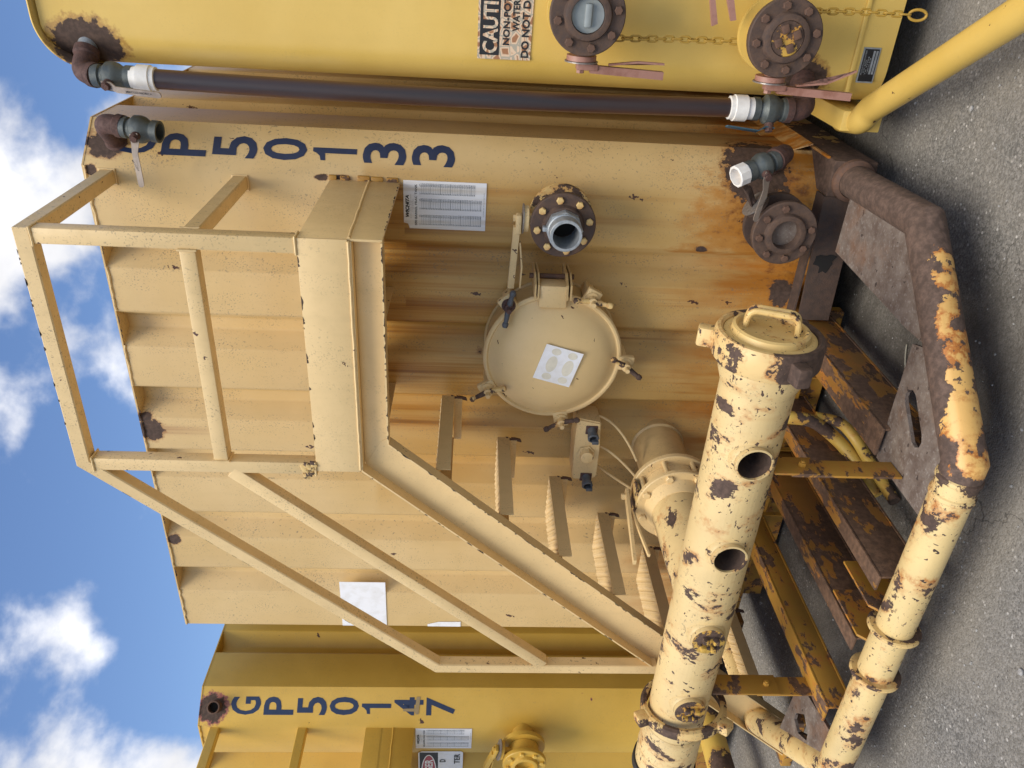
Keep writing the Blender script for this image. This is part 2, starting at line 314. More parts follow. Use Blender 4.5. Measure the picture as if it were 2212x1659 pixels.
    n = NT('straw'); M['straw'] = n.done((.38, .35, .28), .8)
build_materials()

# ---------------------------------------------------------------- mesh helpers
class B:
    def __init__(s): s.bm = bmesh.new()
    def face(s, pts):
        try: return s.bm.faces.new([s.bm.verts.new(p) for p in pts])
        except ValueError: pass
    def obox(s, c, ax, h, bev=0):
        c = V(c); ax = [V(a).normalized() for a in ax]; vs = []
        for i in (-1, 1):
            for j in (-1, 1):
                for k in (-1, 1): vs.append(s.bm.verts.new(c + ax[0]*h[0]*i + ax[1]*h[1]*j + ax[2]*h[2]*k))
        fs = []
        for q in ((0, 1, 3, 2), (4, 6, 7, 5), (0, 4, 5, 1), (2, 3, 7, 6), (0, 2, 6, 4), (1, 5, 7, 3)): fs.append(s.bm.faces.new([vs[i] for i in q]))
        if bev: bmesh.ops.bevel(s.bm, geom=list({e for f in fs for e in f.edges}), offset=bev, segments=2, affect='EDGES', profile=.5)
    def box(s, x0, x1, y0, y1, z0, z1, bev=0):
        s.obox(((x0+x1)/2, (y0+y1)/2, (z0+z1)/2), ((1, 0, 0), (0, 1, 0), (0, 0, 1)), (abs(x1-x0)/2, abs(y1-y0)/2, abs(z1-z0)/2), bev)
    def bar(s, p0, p1, w, h, up=(0, 0, 1), bev=0):
        p0, p1 = V(p0), V(p1); d = (p1-p0); L = d.length; d.normalize(); u = V(up); sd_ = d.cross(u).normalized(); u = sd_.cross(d)
        s.obox((p0+p1)/2, (d, sd_, u), (L/2, w/2, h/2), bev)
    def lathe(s, o, axis, prof, seg=32, ref=None, sweep=None):
        """prof: list of (h, r) along axis"""
        o, a = V(o), V(axis).normalized(); u = V(ref) if ref else a.orthogonal(); u = (u - a*u.dot(a)).normalized(); w = a.cross(u)
        rings = []
        for (h, r) in prof:
            if r < 1e-6: rings.append([s.bm.verts.new(o+a*h)])
            else: rings.append([s.bm.verts.new(o + a*h + (u*math.cos(t)+w*math.sin(t))*r) for t in [2*math.pi*i/seg for i in range(seg)]])
        for A, C_ in zip(rings, rings[1:]):
            for i in range(seg):
                j = (i+1) % seg
                if len(A) == 1 and len(C_) == 1: continue
                if len(A) == 1: s.bm.faces.new((A[0], C_[j], C_[i]))
                elif len(C_) == 1: s.bm.faces.new((A[i], A[j], C_[0]))
                else: s.bm.faces.new((A[i], A[j], C_[j], C_[i]))
    def cyl(s, p0, p1, r, r1=None, seg=24):
        p0, p1 = V(p0), V(p1); L = (p1-p0).length
        s.lathe(p0, p1-p0, [(0, 0), (0, r), (L, r if r1 is None else r1), (L, 0)], seg)
    def sweep(s, pts, sec, ref=(0, 0, 1), closed=False, cap=True):
        """sweep a 2D section along a polyline with mitred corners; sec = [(side, up)]"""
        P = [V(p) for p in pts]; n = len(P); rings = []; ref = V(ref)
        prev_u = None
        for i in range(n):
            if closed: d0 = (P[i]-P[i-1]).normalized(); d1 = (P[(i+1) % n]-P[i]).normalized()
            else:
                d1 = (P[min(i+1, n-1)]-P[min(i, n-2)]).normalized(); d0 = (P[max(i, 1)]-P[max(i-1, 0)]).normalized()
            if prev_u is None: u = ref - d0*ref.dot(d0); u = u.normalized() if u.length > 1e-4 else d0.orthogonal().normalized()
            else: u = (prev_u - d0*prev_u.dot(d0)).normalized()
            sd_ = d0.cross(u).normalized(); t = (d0+d1)
            t = t.normalized() if t.length > 1e-4 else d0
            ring = []
            for (a, b) in sec:
                q = sd_*a + u*b; k = -q.dot(t)/max(.2, d0.dot(t)); ring.append(s.bm.verts.new(P[i]+q+d0*k))
            rings.append(ring)
            # transport u to next direction
            ax = d0.cross(d1)
            if ax.length > 1e-6: u = Matrix.Rotation(d0.angle(d1), 3, ax.normalized()) @ u
            prev_u = u
        m = len(sec); rr = list(zip(rings, rings[1:])) + ([(rings[-1], rings[0])] if closed else [])
        for A, C_ in rr:
            for i in range(m): s.bm.faces.new((A[i], A[(i+1) % m], C_[(i+1) % m], C_[i]))
        if cap and not closed: s.bm.faces.new(rings[0][::-1]); s.bm.faces.new(rings[-1])
    def tube(s, pts, r, seg=16, closed=False, ref=(0, 0, 1), cap=True):
        s.sweep(pts, [(r*math.cos(2*math.pi*i/seg), r*math.sin(2*math.pi*i/seg)) for i in range(seg)], ref, closed, cap)
    def prism(s, pts, vec):
        vec = V(vec); a = [s.bm.verts.new(V(p)) for p in pts]; b = [s.bm.verts.new(V(p)+vec) for p in pts]; n = len(a)
        s.bm.faces.new(a); s.bm.faces.new(b[::-1])
        for i in range(n): s.bm.faces.new((a[i], b[i], b[(i+1) % n], a[(i+1) % n]))
    def mesh(s, name, smooth=35):
        bmesh.ops.recalc_face_normals(s.bm, faces=s.bm.faces)
        me = bpy.data.meshes.new(name); s.bm.to_mesh(me); s.bm.free()
        if smooth:
            me.polygons.foreach_set('use_smooth', [True]*len(me.polygons)); me.set_sharp_from_angle(angle=math.radians(smooth))
        return me

def fillet(pts, r, n=7):
    P = [V(p) for p in pts]; out = [P[0]]
    for i in range(1, len(P)-1):
        a = (P[i-1]-P[i]); b = (P[i+1]-P[i]); k = min(r, a.length*.49, b.length*.49)
        p0 = P[i]+a.normalized()*k; p1 = P[i]+b.normalized()*k
        for j in range(n+1):
            t = j/n; out.append(p0*(1-t)**2 + P[i]*2*t*(1-t) + p1*t*t)
    out.append(P[-1]); return out

def thing(name, label, cat, loc, group=None):
    o = bpy.data.objects.new(name, None); COL.objects.link(o); o.location = loc; o.empty_display_size = .2
    o['label'] = label; o['category'] = cat
    if group: o['group'] = group
    return o
def base_inv(p):
    return Matrix.Translation(-V(p.location)) if (p and p.type == 'EMPTY') else Matrix.Identity(4)
def part(name, b, mat, parent, label=None, mtx=None, smooth=35):
    me = b if isinstance(b, bpy.types.Mesh) else b.mesh(name, smooth)
    if mat is not None and not me.materials: me.materials.append(M[mat])
    o = bpy.data.objects.new(name, me); COL.objects.link(o)
    if mtx is not None: o.matrix_basis = mtx
    if parent is not None: o.parent = parent; o.matrix_parent_inverse = base_inv(parent)
    if label: o['label'] = label
    return o
def frame(o, x, y, z):
    m = Matrix.Identity(4)
    for i in range(3): m[i][0] = x[i]; m[i][1] = y[i]; m[i][2] = z[i]; m[i][3] = o[i]
    return m
def along(o, axis, spin=0):
    z = V(axis).normalized(); x = z.orthogonal().normalized(); x = Matrix.Rotation(spin, 3, z) @ x
    return frame(V(o), x, z.cross(x), z)
_bolts = {}
def bolt(parent, p, axis, r=.013, h=.011, mat='flange', spin=0., name='bolt', stud=0):
    k = (round(r, 4), round(h, 4), mat, stud)
    if k not in _bolts:
        b = B(); b.lathe((0, 0, 0), (0, 0, 1), [(-.002, 0), (-.002, r), (h*.85, r), (h, r*.86), (h, 0)], 6)
        if stud: b.lathe((0, 0, h), (0, 0, 1), [(0, r*.55), (stud, r*.55), (stud, 0)], 10)
        me = b.mesh('bolt'); me.materials.append(M[mat]); _bolts[k] = me
    return part(name, _bolts[k], mat, parent, mtx=along(p, axis, spin))
def bolts(parent, c, axis, R, n, r=.013, h=.011, mat='flange', ph=.3, skip=(), stud=0):
    a = V(axis).normalized(); u = a.cross(V((0, 0, 1)));  u = u.normalized() if u.length > .1 else V((1, 0, 0)); w = a.cross(u)
    for i in range(n):
        if i in skip: continue
        t = ph + 2*math.pi*i/n
        bolt(parent, V(c) + (u*math.cos(t)+w*math.sin(t))*R, a, r, h, mat, random.random()*2, stud=stud)
def text(body, size, bold=.0, sx=1, align='CENTER', shear=0, spacing=1, line=1):
    cu = bpy.data.curves.new('t', 'FONT'); cu.body = body; cu.size = size; cu.offset = bold*size; cu.align_x = align; cu.shear = shear; cu.space_character = spacing; cu.space_line = line
    cu.resolution_u = 3
    ob = bpy.data.objects.new('t', cu); COL.objects.link(ob)
    dg = bpy.context.evaluated_depsgraph_get(); dg.update()
    me = bpy.data.meshes.new_from_object(ob.evaluated_get(dg)); bpy.data.objects.remove(ob)
    if sx != 1:
        for v in me.vertices: v.co.x *= sx
    return me
def fit(me, w, h):
    """scale a text mesh to width w and height h, centred on its origin"""
    xs = [v.co.x for v in me.vertices]; ys = [v.co.y for v in me.vertices]
    a, b, c, d = min(xs), max(xs), min(ys), max(ys)
    for v in me.vertices: v.co.x = (v.co.x-(a+b)/2)*w/(b-a); v.co.y = (v.co.y-(c+d)/2)*h/(d-c)
    return me

# ---------------------------------------------------------------- ground
b = B(); b.face([(-220, -220, GZ), (220, -220, GZ), (220, 220, GZ), (-220, 220, GZ)])
g = part('ground', b, 'asphalt', None, smooth=0); g['kind'] = 'structure'; g['label'] = 'grey weathered asphalt yard'

# ---------------------------------------------------------------- corrugated tank shell
def corr(x0, x1, starts, open_=.160, depth=.082):
    """profile (s, inward) from x0 to x1 with valleys beginning at starts"""
    out = [(x0, 0)]
    for s0 in starts:
        fl = open_*.33
        out += [(s0-.007, 0), (s0+.004, .003), (s0+fl-.004, depth-.003), (s0+fl+.008, depth), (s0+open_-fl-.008, depth), (s0+open_-fl+.004, depth-.003), (s0+open_-.004, .003), (s0+open_+.007, 0)]
    out.append((x1, 0)); return out
TOP = 2.895; BOT = .085; CH = .135; CHY = .146
VALLEYS = [.394, .743, 1.092, 1.411, 1.767, 2.112]          # distance of each valley's right edge from the tank's right side
VALLEYS = [1.054-.685, 1.396-.685, 1.742-.685, 2.061-.685, 2.415-.685, 2.765-.685]
def tank_shell(T, xr, yf, mat, width=2.475):
    """xr = X of right side, yf = Y of the front ridges; returns the front panel"""
    pts = []
    for (s, inn) in corr(CH, width, VALLEYS): pts.append((xr-s, yf+inn))
    pts = [(xr, yf+CHY)] + [(xr-.012, yf+CHY-.013)] + pts
    b = B(); zs = [BOT, TOP]
    cols = [[b.bm.verts.new((x, y, z)) for z in zs] for (x, y) in pts]
    for a, c in zip(cols, cols[1:]): b.bm.faces.new((a[0], c[0], c[1], a[1]))
    fp = part('front_panel', b, mat, T, smooth=50)
    # sides
    L = 10.5
    st = [.23 + .35*i for i in range(28)]
    for sgn, x in ((1, xr), (-1, xr-width)):
        b = B(); pr = corr(0, L, st, .16); cols = [[b.bm.verts.new((x-sgn*inn, yf+(CHY if sgn > 0 else 0)+s, z)) for z in zs] for (s, inn) in pr]
        for a, c in zip(cols, cols[1:]): b.bm.faces.new((a[0], c[0], c[1], a[1]))
        part('side_panel', b, mat, T, smooth=50)
    # roof plate with a thin rim, its edge following the ridges
    b = B()
    b.prism([(xr-width, yf-.002, TOP), (xr-CH, yf-.002, TOP), (xr+.002, yf+CHY-.002, TOP), (xr+.002, yf+L, TOP), (xr-width, yf+L, TOP)], (0, 0, .006))
    part('roof', b, mat, T, smooth=0)
    b = B(); b.prism([(xr-width+.01, yf+.075, BOT), (xr-.07, yf+.16, BOT), (xr-.07, yf+L, BOT), (xr-width+.01, yf+L, BOT)], (0, 0, .006))
    b.box(xr-width+.3, xr-.3, yf+.6, yf+L-.3, GZ+.001, BOT-.002)
    part('floor_plate', b, 'rust_dark', T, smooth=0)
    # the rough weld along the roof edge
    for (x0, x1) in [(xr-CH, xr-VALLEYS[0])] + [(xr-VALLEYS[i]-.155, xr-VALLEYS[i+1]) for i in range(5)] + [(xr-VALLEYS[5]-.155, xr-width)]:
        nn = max(3, int(abs(x1-x0)/.018)); b = B(); b.tube([(x0+(x1-x0)*i/nn, yf-.002+random.uniform(-.002, .002), TOP-.003+random.uniform(-.003, .003)) for i in range(nn+1)], .0045, 6)
        part('weld_bead', b, mat, T)
    return fp
def letters(fp, xr, yf, chars, tops, mat='navy'):
    t = V((CH, CHY, 0)).normalized(); nrm = V((t.y, -t.x, 0)); o = V((xr-CH, yf, 0))
    for ch_, zt in zip(chars, tops):
        if ch_ == '1':
            b = B(); b.face([(-.002, -.08, 0), (.021, -.08, 0), (.021, .08, 0), (.004, .08, 0), (-.002, .066, 0), (-.014, .054, 0), (-.032, .050, 0), (-.032, .033, 0), (-.002, .036, 0)]); me = b.mesh('one', 0)
        else: me = fit(text(ch_, .2, .018), .093, .160)
        part('letter', me, mat, fp, mtx=frame(o + t*(.101 if ch_ != '1' else .093) + nrm*.0012 + V((0, 0, zt-.08)), t, V((0, 0, 1)), nrm))

def ball_valve(T, name, p, axis, hdir, mat='iron', r=.033, L=.12, hl=.15, hmat='handle', label=None, hn=None, txt=True):
    """threaded ball valve starting at p along axis; handle plane normal hn, handle pointing along hdir"""
    p, a = V(p), V(axis).normalized(); b = B()
    b.lathe(p, a, [(0, r*.7), (0, r*1.02), (L*.17, r*1.02), (L*.2, r*.86), (L*.27, r*.95), (L*.36, r*1.28), (L*.52, r*1.32), (L*.62, r*1.22), (L*.72, r*.98), (L*.80, r*.90), (L*.82, r*1.04), (L, r*1.04), (L, r*.80), (L*.7, r*.78), (L*.7, 0)], 20)
    o = part(name, b, mat, T, label)
    hn = V(hn).normalized(); c = p+a*L*.5 + hn*r*1.2
    b = B(); b.cyl(c-hn*.01, c+hn*.022, r*.42); b.lathe(c+hn*.022, hn, [(0, r*.36), (.008, r*.36), (.008, 0)], 6)
    part('stem_nut', b, 'elbow', o)
    b = B(); h = V(hdir).normalized(); w = hn.cross(h).normalized(); c2 = c+hn*.016
    rows = [(-.014, .014, 0), (.018, .014, 0), (.042, .0105, .016), (hl-.012, .0105, .016), (hl-.003, .0085, .016), (hl, .004, .016)]
    lo = [[b.bm.verts.new(c2+h*s+w*q*sgn+hn*(off+e)) for sgn in (-1, 1)] for (s, q, off) in rows for e in (0,)]
    hi = [[b.bm.verts.new(c2+h*s+w*q*sgn+hn*(off+.004)) for sgn in (-1, 1)] for (s, q, off) in rows]
    for i in range(len(rows)-1):
        b.bm.faces.new((lo[i][0], lo[i][1], lo[i+1][1], lo[i+1][0])); b.bm.faces.new((hi[i][0], hi[i+1][0], hi[i+1][1], hi[i][1]))
        for k in (0, 1): b.bm.faces.new((lo[i][k], lo[i+1][k], hi[i+1][k], hi[i][k]))
    b.bm.faces.new((lo[0][0], hi[0][0], hi[0][1], lo[0][1])); b.bm.faces.new((lo[-1][0], lo[-1][1], hi[-1][1], hi[-1][0]))
    part('lever', b, hmat, o)
    if txt:
        me = fit(text('MATCO-NORCA', .02, .01), hl*.46, .007)
        part('lever_print', me, 'black', o, mtx=frame(c2+h*(hl*.62)+hn*.0212, h, hn.cross(h), hn))
    return o
def elbow(T, name, pts, r, mat='elbow', rad=.04):
    """banded street elbow: swept pipe with a swollen collar at each end"""
    b = B(); P = fillet(pts, rad, 8); b.tube(P, r, 20)
    for q, d in ((V(P[0]), (V(P[1])-V(P[0]))), (V(P[-1]), (V(P[-2])-V(P[-1])))):
        d.normalize(); b.lathe(q, d, [(-.001, 0), (-.001, r*1.16), (.022, r*1.18), (.028, r)], 20)
    return part(name, b, mat, T)

# ================================================================ the cream tank in the middle
XR, YF = -.687, 0.0
T1 = thing('frac_tank', 'cream corrugated frac tank numbered GP 50133 with stairs, round hatch and peeling front manifold', 'tank', (-1.91, 1.5, GZ))
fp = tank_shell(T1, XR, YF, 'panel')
letters(fp, XR, YF, 'GP50133', [2.812, 2.632, 2.450, 2.270, 2.089, 1.907, 1.727])

def chart(T, x0, x1, z0, z1, y, mat='sheet', cut=True):
    b = B(); w = x1-x0; h = z1-z0
    pts = [(x0, y, z0), (x1, y, z0), (x1, y, z1), (x0+(.012 if cut else 0), y, z1)] + ([(x0+.012, y, z1-.018), (x0+.02, y, z1-.05), (x0, y, z1-.055)] if cut else [])
    if cut: pts = [(x0, y, z0), (x1, y, z0), (x1, y, z1), (x0+.022, y, z1), (x0+.018, y, z1-.016), (x0, y, z1-.022)]
    b.prism(pts, (0, .0015, 0)); o = part('capacity_chart', b, mat, T, 'white capacity chart sticker headed WICHITA 500 BARREL FRAC TANK', smooth=0)
    X, Z = V((1, 0, 0)), V((0, 0, 1)); nn = V((0, -1, 0))
    def put(me, fx, fz, ww, hh, m):
        part('print', fit(me, ww*w, hh*h), m, o, mtx=frame(V((x0+fx*w, y-.001, z1-fz*h)), X, Z, nn))
    put(text('WICHITA', .03, .05, shear=.25), .47, .045, .46, .042, 'black')
    put(text('500 BARREL FRAC TANK', .02, .01), .50, .150, .86, .028, 'black')
    put(text('TANK MFG., LTD', .02, .0), .47, .072, .24, .012, 'grey_print')
    for i, ww in enumerate((.5, .22, .3)): put(text('. '.join(['ii iiii iiiiii'] * 2), .02), .47, .088+i*.014, ww, .007, 'grey_print')
    bb = B()
    for k, (n0, n1, cx) in enumerate(((1, 36, .19), (37, 72, .52), (73, 104, .83))):
        a = '\n'.join(str(i) for i in range(n0, n1+1)); q = '\n'.join('%.1f' % (4.5*i if i < 37 else 4.81*i) for i in range(n0, n1+1))
        hh = .74*(n1-n0+1)/36
        put(text('inch', .02), cx-.09, .195, .04, .010, 'grey_print'); put(text('BBL', .02), cx+.09, .195, .05, .010, 'grey_print')
        put(text(a, .02, .012), cx-.09, .205+hh/2, .035, hh, 'grey_print'); put(text(q, .02, .012), cx+.085, .205+hh/2, .075, hh, 'grey_print')
        for i in range(n1-n0+1):
            zz = z1-h*(.205+.74*(i+.8)/36); t = .0006 if (i+1) % 6 else .0016
            bb.box(x0+w*(cx-.10), x0+w*(cx+.11), y-.0012, y-.0006, zz, zz+t)
    part('ruling', bb, 'grey_print', o, smooth=0)
    put(text('U.S. PATENT NOS. DES. 361,326 AND 376,470', .02), .55, .975, .5, .012, 'grey_print')
    return o
chart(T1, -1.009, -.826, 1.447, 1.754, -.004)
b = B(); b.box(-3.161, -2.853, -.0035, -.002, 1.878, 2.105); part('blank_sticker', b, 'white', T1, 'large blank white sticker near the left edge of the panel', smooth=0)
b = B(); b.prism([(-3.161, -.0035, 1.497), (-3.161, -.0035, 1.668), (-3.146, -.0035, 1.668), (-3.138, -.0035, 1.64), (-3.128, -.0035, 1.61), (-3.126, -.0035, 1.497)], (0, .0015, 0)); part('blank_sticker', b, 'white', T1, 'torn scrap of white sticker on the left edge', smooth=0)

# ---- platform, stairs and handrail
def platform():
    b = B(); b.box(-1.69, -.845, -.60, -.003, 1.905, 1.915); pf = part('platform', b, 'cream', T1, smooth=0)
    b = B(); b.obox((-1.2675, -.616, 1.945), ((1, 0, 0), (0, 1, 0), (0, 0, 1)), (.4325, .004, .076), .002); part('kick_plate', b, 'cream', pf)
    b = B(); b.box(-.843, -.835, -.611, -.001, 1.765, 2.02, .0015); part('side_plate', b, 'cream', pf)
    b = B()
    nn = 26; b.tube([(-.834+random.uniform(-.001, .001), -.608+.606*i/nn, 1.866+.012*i/nn+random.uniform(-.0008, .0008)) for i in range(nn+1)], .0045, 6)
    part('weld_bead', b, 'cream', pf)
    b = B(); nn = 40; b.tube([(-.84-.85*i/nn, -.6205+random.uniform(-.0005, .0005), 1.866+random.uniform(-.0008, .0008)) for i in range(nn+1)], .0045, 6)
    part('weld_bead', b, 'cream', pf)
    b = B(); b.box(-1.692, -.8435, -.572, -.566, 1.771, 1.857); b.box(-1.6935, -.8435, -.6195, -.566, 1.858, 1.8645, .001)
    b.prism([(-.8435, -.6195, 1.765), (-1.574, -.6195, 1.765), (-1.574, -.566, 1.765), (-.8435, -.566, 1.765)], (0, 0, .0055))
    part('edge_channel', b, 'cream', pf, smooth=30)
    for x in (-1.70, -1.26):
        b = B(); b.box(x, x+.006, -.56, -.002, 1.80, 1.90); part('cross_brace', b, 'cream', pf, smooth=0)
    b = B()
    for z in (1.79, 1.84, 1.9, 1.96, 2.01): b.obox((-.829, -.004, z+random.uniform(-.01, .01)), ((1, .3, 0), (0, 1, .2), (0, 0, 1)), (.008+random.random()*.008, .006, .012+random.random()*.01), .003)
    part('weld_scale', b, 'beamy', pf)
platform()
SL = (1.177/1.003)                                 # rise of the stringer per metre
def stair():
    zt = -.05
    def top(x): return 1.8645+(x+1.70)*SL
    def bot(x): return 1.765+(x+1.574)*SL
    xt = -1.70-(1.8645-zt)/SL; xb = -1.574-(1.765-zt)/SL
    d = V((-1, 0, -SL)).normalized(); nrm = V((-SL, 0, 1)).normalized()
    b = B()
    b.prism([(-1.70, -.5735, 1.857), (-1.60, -.5735, 1.80), (-1.58, -.5735, 1.771), (xb, -.5735, zt), (xt, -.5735, zt)], (0, .006, 0))
    A, C_ = V((-1.6975, -.6195, 1.8645)), V((xt, -.6195, zt))
    b.prism([A, C_, C_-nrm*.006, A-nrm*.006], (0, .0475, 0))
    A, C_ = V((-1.5765, -.6195, 1.765)), V((xb, -.6195, zt))
    b.prism([A, C_, C_+nrm*.006, A+nrm*.006], (0, .0475, 0))
    part('stringer', b, 'cream', T1, smooth=30)
    b = B(); b.obox((xt+.10, -.59, GZ+.026), ((1, 0, 0), (0, 1, 0), (0, 0, 1)), (.16, .045, .024), .003); part('stair_foot', b, 'beamy', T1)
    # one tread with raised lugs, copied
    b = B(); b.box(-.22, 0, -.513, 0, -.006, 0); b.box(-.006, 0, -.513, 0, -.052, -.006); b.box(-.22, -.214, -.513, 0, -.052, -.006)
    for i in range(17):
        for j in range(7):
            for k in (0, 1):
                cx = -.016-.030*j-(.015 if k else 0); cy = -.014-.030*i-(.015 if k else 0)
                if cy < -.505 or cx < -.215: continue
                dd = V((1, .55, 0) if (j+i+k) % 2 == 0 else (1, -.55, 0)).normalized(); w = V((-dd.y, dd.x, 0)); c = V((cx, cy, 0))
                e = [b.bm.verts.new(c+q) for q in (dd*.0145, w*.0058, -dd*.0145, -w*.0058)]; t = b.bm.verts.new(c+V((0, 0, .0055)))
                for q in range(4): b.bm.faces.new((e[q], e[(q+1) % 4], t))
    me = b.mesh('tread', 0); me.materials.append(M['cream'])
    bb = B(); bb.box(-.215, -.01, -.010, -.002, -.085, -.052)
    br = bb.mesh('bracket'); br.materials.append(M['cream'])
    bs = B()
    for i in range(6): bs.obox((-.008+random.uniform(-.004, .004), -.003, -.035-.012*i), ((1, .2, .3), (0, 1, .3), (.2, 0, 1)), (.007, .006, .009), .002)
    sc = bs.mesh('weld_scale'); sc.materials.append(M['rust'])
    for k in range(7):
        mt = Matrix.Translation((-1.719-.2068*k, -.050, 1.602-.2425*k))
        s = part('step', me, None, T1, mtx=mt)
        for q, nm in ((br, 'bracket'), (sc, 'weld_scale')):
            if k == 6 and nm == 'bracket': continue
            o = part(nm, q, None, s)
stair()
SQ = [(-.025, -.025), (.025, -.025), (.025, .025), (-.025, .025)]
SQ = [(-.025, -.021), (-.021, -.025), (.021, -.025), (.025, -.021), (.025, .021), (.021, .025), (-.021, .025), (-.025, .021)]
def rail():
    b = B(); b.sweep([(-.86, 0.0, 2.815), (-.86, -.595, 2.815), (-1.69, -.595, 2.822), (-2.735, -.595, 1.590), (-2.735, -.595, .648)], SQ)
    part('handrail', b, 'rail', T1, smooth=30)
    b = B(); b.sweep([(-.862, 0.0, 2.345), (-.862, -.5695, 2.345)], SQ); part('mid_rail', b, 'rail', T1, smooth=30)
    b = B(); b.bar((-.8855, -.596, 2.345), (-1.6645, -.596, 2.348), .049, .049, bev=.004); part('mid_rail', b, 'rail', T1)
    b = B(); a = V((-1.6900, -.596, 2.345)); e = V((-2.735, -.596, 1.115)); d = (e-a).normalized()
    b.bar(a+d*.033, e-d*.033, .049, .049, (0, 1, 0), bev=.004); part('mid_rail', b, 'rail', T1)
    for x in (-.86, -1.69):
        b = B(); b.box(x-.025, x+.025, -.6198, -.5702, 2.0215, 2.789, .004); part('post', b, 'rail', T1)
    for (c, ax) in (((-.86, -.595, 2.0235), 2), ((-1.69, -.595, 2.0235), 2), ((-.8865, -.596, 2.345), 0), ((-1.6635, -.596, 2.348), 0), ((-.86, -.595, 2.788), 2), ((-1.69, -.595, 2.788), 2), ((-.86, -.003, 2.815), 1), ((-.862, -.003, 2.345), 1), ((-.862, -.5685, 2.345), 1)):
        u = [V((1, 0, 0)), V((0, 1, 0)), V((0, 0, 1))]; u.pop(ax); lp = []
        cor = [(-1, -1), (1, -1), (1, 1), (-1, 1)]
        for k in range(4):
            p, q = cor[k], cor[(k+1) % 4]
            for m_ in range(6):
                f = m_/6; r_ = .0262+random.uniform(-.0008, .0012); lp.append(V(c)+u[0]*(p[0]*(1-f)+q[0]*f)*r_+u[1]*(p[1]*(1-f)+q[1]*f)*r_)
        b = B(); b.tube(lp, .0038, 6, closed=True); part('weld_bead', b, 'rail', T1)
    def edge_chips(p0, p1, up, out, n, parent=T1):
        p0, p1, up, out = V(p0), V(p1), V(up), V(out); d = (p1-p0).normalized(); b = B()
        for i in range(n):
            c = p0.lerp(p1, random.random()); l = random.uniform(.003, .014)*random.choice((1, 1, 1, 1.8)); h = random.uniform(.002, .006)
            b.prism([c+out*.0006-d*l, c+out*.0006+d*l*.9, c+out*.0006+d*l*random.uniform(0, .6)+up*h, c+out*.0006-d*l*random.uniform(0, .6)+up*h*random.uniform(.5, 1)], -out*.0012)
        o = part('paint_chips', b, 'rust_dark', parent, smooth=0); o['kind'] = 'stuff'
    sn = V((-SL, 0, 1)).normalized()
    edge_chips((-.84, -.6195, 1.7652), (-1.57, -.6195, 1.7652), (0, 0, 1), (0, -1, 0), 34)
    edge_chips((-.85, -.62, 2.0205), (-1.69, -.62, 2.0205), (0, 0, -1), (0, -1, 0), 16)
    edge_chips((-1.58, -.6195, 1.7605), (-2.55, -.6195, .622), sn, (0, -1, 0), 40)
    edge_chips((-1.70, -.6195, 1.862), (-2.70, -.6195, .688), -sn, (0, -1, 0), 22)
    edge_chips((-.835, -.60, 1.7655), (-.835, -.02, 1.7655), (0, 0, 1), (1, 0, 0), 22)
    edge_chips((-.85, -.62, 2.8395), (-1.68, -.62, 2.8465), (0, 0, -1), (0, -1, 0), 14)
    edge_chips((-1.74, -.62, 2.795), (-2.70, -.62, 1.665), (-.3, 0, -.3), (0, -1, 0), 14)
    edge_chips((-1.10, -.0015, 2.893), (-3.15, -.0015, 2.893), (0, 0, -1), (0, -1, 0), 70)
    b = B()                                        # the burst weld at the foot of the left post
    for i in range(9): b.obox((-1.69+random.uniform(-.03, .03), -.622+random.uniform(-.002, .004), 2.035+random.uniform(-.012, .03)), ((1, .3, .2), (0, 1, .3), (.2, 0, 1)), (.010, .004, .012), .003)
    part('weld_scale', b, 'nut', T1)
rail()

